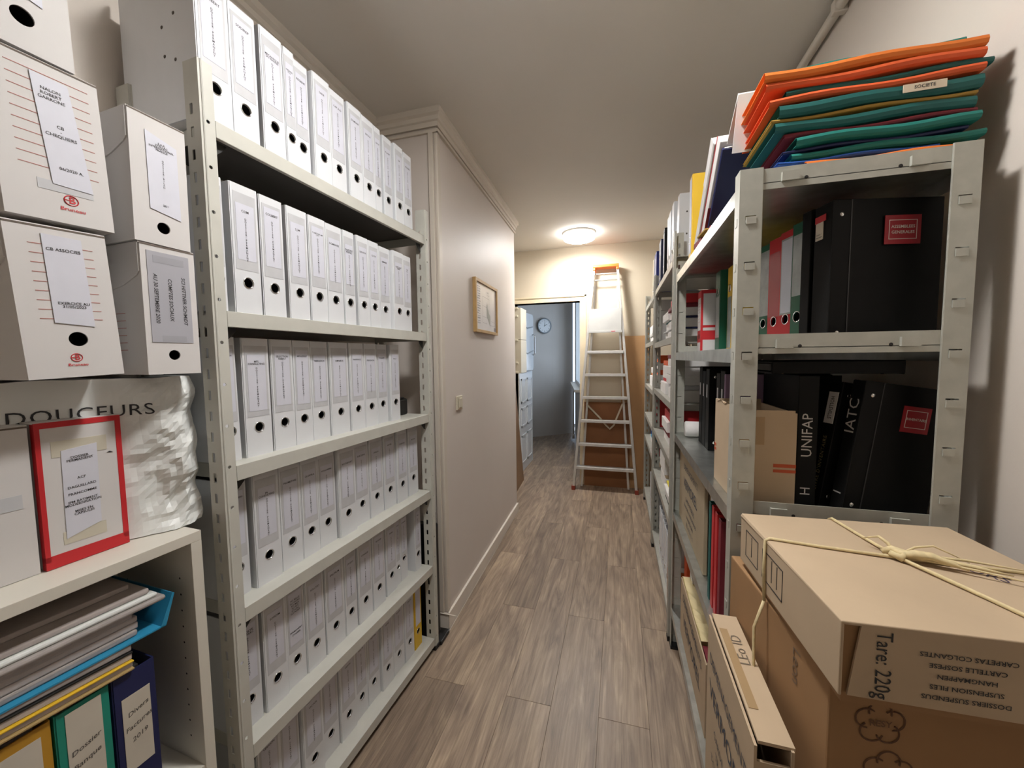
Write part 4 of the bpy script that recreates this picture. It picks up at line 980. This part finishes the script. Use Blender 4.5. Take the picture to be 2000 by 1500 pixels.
# binders standing in it
def bkb(label, s0, w, m, q, **kw): return binder(label, 'binders in the white bookcase', LW(s0, q, .491), LROT, w, m=m, title=None, vert=False, **kw)
LC = mat('cream_spine_label', 'c9c2b4', .6)
bb1 = bkb('dark blue binder with white label at the right of the bookcase shelf', -1.118, .068, M_NAVY, .012, d=.26, lab=(.115, .27), pocket=None, labm=LC)
bb2 = bkb('teal green binder with white label next to the dark blue one', -1.194, .072, mat('teal_binder', '1f8a78', .45), .012, d=.26, lab=(.10, .31), pocket=None, labm=LC)
bb3 = bkb('mustard yellow binder with white label in the bookcase', -1.272, .074, mat('mustard_binder', 'b98a2c', .5), .012, d=.26, lab=(.06, .30), pocket=None, labm=LC)
bb4 = bkb('navy binder left of the mustard one in the bookcase', -1.350, .074, M_NAVY, .012, d=.26, lab=(.06, .30), pocket=None, labm=LC)
PEN = mat('pen_ink', '5a5650', .7, var=0)
for b_, ts in ((bb1, ('Divers', 'Factures', '2019')), (bb2, ('Dossier', 'Banque', '')), (bb3, ('Paie', 'Social', ''))):
    lb = [c for c in b_.children if c.name.startswith('label_card')][0]
    for k, tx in enumerate(ts):
        if tx: text(tx, .013, PEN, lb, .035, -.0016, .235-k*.028, shear=.3, rot=math.radians(-14))
# heap on top of these binders
def sheet_pile(label, s0, s1, q0, d, z, layers, tilt=0.0, name='paper_stack', roty=0.0):
    t = thing(name, label, 'papers', LW(s0, q0, z), (0, roty, LROT)); zz = 0
    for m, h, ds, dq in layers:
        MB().box(ds, (s1-s0)+ds*.3, dq, d, zz, zz+h).build('paper_block', m, t, bevel=min(.002, h*.3)); zz += h+.0004
    return t
M_GPAP = mat('grey_paper', 'b9b0ac', .6, var=.06, scale=40); M_PLAS = mat('shiny_sleeves', 'a69f9c', .22, var=.12, scale=30)
sheet_pile('slanting stack of grey papers with yellow divider on the standing binders', -1.50, -1.085, .0, .24, .836, [(mat('kraft_divider', 'a98f5e', .7), .004, 0, .004), (M_GPAP, .010, 0, .01), (M_YELLOW, .003, 0, .006), (M_GPAP, .012, .0, .012), (M_DARK, .004, 0, .010), (M_PLAS, .012, 0, .014)], roty=math.radians(3.2))
t = thing('blue_folder', 'bright blue folder holding bulging white papers inside the bookcase', 'folder', LW(-1.46, .012, .872), (0, math.radians(1.6), LROT))
MB().box(0, .435, 0, .25, 0, .003).prism([(.425, 0), (.435, 0), (.452, .062), (.448, .064)], .0, .25, 'y').build('folder_cover', M_LTEAL, t)
zz = .004
random.seed(5)
for i, (m, h) in enumerate(((M_PLAS, .012), (M_GPAP, .014), (M_GPAP, .012), (M_PLAS, .010))):
    MB().box(0, .40+random.uniform(-.015, .0), .006+random.uniform(0, .012), .24, zz, zz+h).build('paper_block', m, t, bevel=.003); zz += h+.0006
zz += .002
for i, (m, h) in enumerate(((M_PLAS, .010), (M_BAG, .009), (M_GPAP, .012))):
    MB().box(.10+i*.0, .438-i*.01, .002+i*.008, .24, zz, zz+h).build('plastic_sleeves', m, t, bevel=.004); zz += h+.0006
MB().box(0, .40, .05, .24, zz, zz+.010).build('paper_block', M_GPAP, t, bevel=.002)

def archive_box(label, s, q, z, w, h, d, m=M_CARDW, lean=0.0, yaw=0.0, hole=None, lines=None, flap=True, name='archive_box', group='white archive boxes on the bookcase'):
    t = thing(name, label, 'box', LW(s, q, z), (0, lean, LROT+yaw), group)
    holes = [(hole[0], hole[1], hole[2], hole[2], 'o')] if hole else []
    mb = MB().plate(0, w, 0, h, 0, .003, holes, 24)
    mb.box(0, .003, .003, d, 0, h).box(w-.003, w, .003, d, 0, h).box(.003, w-.003, d-.003, d, 0, h).box(.003, w-.003, .003, d-.003, 0, .003)
    mb.build('body', m, t)
    MB().box(-.0012, w+.0012, .002, d, h, h+.003).build('lid', m, t, bevel=.0008)
    MB().box(0, w, -.0005, .0015, h-.0022, h+.0006).build('lid_edge', mat('dark_card_edge', '6a5f56', .8), t)
    if flap:
        MB().prism([(.004, h), (d*.75, h), (d*.75, h-.06), (d*.3, h-.088), (.055, h-.080), (.012, h-.064), (.004, h-.056)], -.0022, 0, 'x').build('side_flap', m, t)
    if hole:
        c = MB().lathe([(hole[2]+.0004, .0008), (hole[2]+.0004, .05), (.0003, .05)], 24); c.v = [(x+hole[0], zz, y+hole[1]) for x, y, zz in c.v]
        c.build('finger_hole', M_HOLE, t)
    if lines:
        x0, x1, z0, z1, n = lines; mb = MB()
        for i in range(n):
            zz = z0+(z1-z0)*i/(n-1); mb.box(x0, x1, -.0005, 0, zz, zz+.0011)
        mb.build('ruled_lines', M_PINKINK, t)
    return t
def strip(parent, pts, y=-.0016, m=None, name='paper_label'):
    return MB().prism(pts, y, y+.0008, 'y').build(name, m or M_LABEL, parent)
def logo(parent, x, z, r, txt=.012):
    mb = MB().tube([(x+r*math.cos(2*PI*i/28), -.0006, z+r*.92*math.sin(2*PI*i/28)) for i in range(28)], r*.09, 4, True)
    lg = mb.build('logo_ring', M_REDINK, parent)
    text('B', r*1.75, M_REDINK, lg, x+r*.12, -.0008, z, name='logo_letter')
    MB().box(x-r*.95, x+r*.1, -.0008, -.0003, z-r*.05, z+r*.09).build('logo_bar', M_REDINK, lg)
    text('Bruneau', txt, M_REDINK, lg, x+r*.1, -.0008, z-r*1.75, name='logo_text', wx=1.15)
# lower: white box, red-edged box, plastic bag
tA = archive_box('plain white archive box at the left edge on the bookcase top', -1.312, .085, BZ+.001, .145, .268, .17, yaw=math.radians(0), lean=0, lines=None, flap=False)
mb = MB()
for i in range(8): mb.box(.06, .098, -.0005, 0, .05+i*.018, .0512+i*.018)
mb.build('ruled_lines', M_INK, tA); MB().box(.02, .132, -.0007, 0, .125, .150).build('clear_tape', M_POCKET, tA)
tR = archive_box('white archive box with broad red edges on the bookcase top', -1.160, .082, BZ+.001, .118, .270, .17, flap=False)
MB().box(-.0008, .1188, -.0008, .012, .0, .024).box(-.0008, .1188, -.0008, .012, .261, .2715).box(-.0008, .006, -.0008, .012, .014, .261).box(.110, .1188, -.0008, .012, .014, .261).build('red_edge', M_RED, tR)
MB().box(.118, .1188, .012, .17, 0, .270).build('red_side', M_RED, tR)
lb = strip(tR, [(.028, .048), (.078, .064), (.080, .222), (.030, .216)])
for tx, z_, sz in (('DOSSIER\nPERMANENT', .198, .0066), ('ACF', .160, .0066), ('DAGUILLARD', .144, .0066), ('FRANCOMME', .131, .0066), ('JPM BATIMENT\nMODERNISATION', .113, .0064), ('MISES EN\nCAPSULES', .094, .0064)):
    text(tx, sz, M_INK, lb, .0545, -.002, z_, line=.85, rot=math.radians(-3))
for tb_ in ((.018, .095, -.0007, 0, .205, .235), (.024, .085, -.0007, 0, .038, .062)): MB().box(*tb_).build('clear_tape', mat('yellowed_tape', 'c9c3b2', .3, var=.04), tR)
MB().prism([(.094, .198), (.104, .197), (.099, .2005)], -.0009, -.0002, 'y').build('tick_mark', M_INK, tR)

# plastic bag with a box inside
bag = thing('plastic_bag', 'crumpled white plastic bag with thin black capitals under the archive boxes', 'bag', LW(-1.30, .165, BZ+.002), (0, 0, LROT-math.radians(15.0)))
mb = MB(); NX, NZ = 40, 34; BWid, BHt = .405, .345
def bagy(x, z):
    u_ = x/BWid; v_ = z/BHt
    fl = max(0, min(1, (u_-.66)/.16)) * (1-max(0, (v_-.78)/.22)*.7)
    p = Vector((x*11, z*11, 1.3)); q = Vector((x*26, z*22, 5.1))
    r1 = 1-abs(noise.noise(p)); r2 = 1-abs(noise.noise(q))
    r3 = 1-abs(noise.noise(Vector((x*47+3, z*40, 9.1))))
    return -.040*fl*(r1-.55) - .024*fl*(r2-.6) - .009*fl*(r3-.6) - .002*noise.noise(p*.5) + .03*max(0, u_-.93)/.07*1.0
vs = []; fs = []
for i in range(NX+1):
    for j in range(NZ+1):
        x = BWid*i/NX; z = BHt*j/NZ
        zz = z + .006*noise.noise((x*14, 2, 3))*(1 if 3 < j else 0)
        vs.append((x + .008*noise.noise((z*18, 7, x*3))*(i/NX)**3, bagy(x, z), max(0, zz)))
for i in range(NX):
    for j in range(NZ):
        a = i*(NZ+1)+j; fs.append((a, a+NZ+1, a+NZ+2, a+1))
nb = len(vs)
# closing sides and back
dB = .12
for i in range(NX+1):
    for j in (0, NZ): pass
ring = [(i*(NZ+1)) for i in range(NX+1)] + [(NX*(NZ+1)+j) for j in range(1, NZ+1)] + [(i*(NZ+1)+NZ) for i in range(NX-1, -1, -1)] + [j for j in range(NZ-1, 0, -1)]
for r in ring: x, y, z = vs[r]; vs.append((x, dB, z))
n_ = len(ring)
for k in range(n_): a, b = ring[k], ring[(k+1) % n_]; fs.append((b, a, nb+k, nb+(k+1) % n_))
fs.append(tuple(nb+k for k in range(n_)))
mb.add(vs, fs); mb.build('bag_skin', M_BAG, bag)
tmv = text_mesh('DOUCEURS', .034, M_INK, wx=1.05, spacing=1.08, res=3)
tme = tmv.copy()
for v in tme.vertices:
    x, z = v.co.x+.226, v.co.z+.277; v.co = Vector((x, bagy(min(max(x, 0), BWid), z)-.0022, z))
put('printed_text', tme, bag)
# boxes on the bag
UZ = BZ+.352
tB = archive_box('white archive box labelled CB ASSOCIES left on the bookcase', -1.190, -.002, UZ+.001, .122, .252, .33, lean=math.radians(-3.0), hole=(.066, .066, .0125), lines=(.024, .102, .100, .222, 9))
lb = strip(tB, [(.040, .094), (.090, .088), (.088, .238), (.040, .240)])
text('CB ASSOCIES', .0072, M_INK, lb, .064, -.002, .216); text('EXERCICE AU\n31/05/2023', .0066, M_INK, lb, .067, -.002, .124, line=.85)
logo(tB, .060, .034, .0072, .0066)
tC = archive_box('white archive box labelled SCI HITTNER SCHMIDT beside the left rack', -1.030, -.002, UZ+.003, .097, .262, .32, lean=math.radians(0), hole=(.048, .040, .0105))
MB().box(.010, .085, -.0012, 0, .066, .250).build('grey_label', mat('grey_photocopy', 'a9a9b0', .5, var=.03), tC)
for i, (tx, sz) in enumerate((('AU 30 SEPTEMBRE 2020', .0098), ('COMPTES SOCIAUX', .0098), ('SCI HITTNER SCHMIDT', .0098))):
    text(tx, sz, M_INK, tC, .022+i*.025, -.0016, .155, rot=PI/2, shear=.12)
for tb_ in ((.020, .075, -.0015, -.0012, .228, .242), (.028, .072, -.0015, -.0012, .068, .080)): MB().box(*tb_).build('clear_tape', mat('grey_tape', 'a0a0a6', .3), tC)
mb = MB()
for i in range(6): mb.box(-.0006, 0, .06, .12, .05+i*.015, .0512+i*.015)
mb.build('side_lines', M_PINKINK, tC)
VZ = UZ+.262
tD = archive_box('white archive box labelled CHEQUIERS second from the top on the left', -1.198, -.002, VZ+.004, .132, .255, .33, lean=math.radians(-2.2), lines=(.022, .118, .085, .235, 10))
lb = strip(tD, [(.058, .062), (.108, .060), (.092, .232), (.048, .234)])
for tx, x_, z_, sz in (('NALON\nROBERT\nGARRONE', .070, .206, .0068), ('CB\n-\nCHEQUIERS', .076, .150, .0072), ('06/2020 A.', .083, .090, .0068)): text(tx, sz, M_INK, lb, x_, -.002, z_, line=1.05)
logo(tD, .078, .040, .0088, .0082); MB().box(.040, .108, -.0006, 0, .050, .066).build('clear_tape', M_POCKET, tD)
tE = archive_box('white archive box with slim typed label upper right beside the rack', -1.036, -.002, UZ+.269, .098, .252, .32, lean=math.radians(.6), hole=(.050, .036, .0115))
lb = strip(tE, [(.028, .070), (.082, .060), (.080, .208), (.026, .222)])
text('S.A.R\nSTELLAC\nINTERNATIONAL\nFRANCE', .0056, M_INK, lb, .053, -.002, .197, line=.8); text('D\nO\nS\nS\nI\nE\nR\n\nB\nI\nL\nA\nN', .0046, M_INK, lb, .054, -.002, .145, line=.95); text('2021', .005, M_INK, lb, .055, -.002, .082)
tF = archive_box('topmost white archive box with black finger hole at the upper left', -1.235, -.002, VZ+.266, .132, .252, .33, hole=(.076, .052, .0135), lean=math.radians(-1.0))
strip(tF, [(.045, .092), (.100, .080), (.100, .24), (.045, .24)])
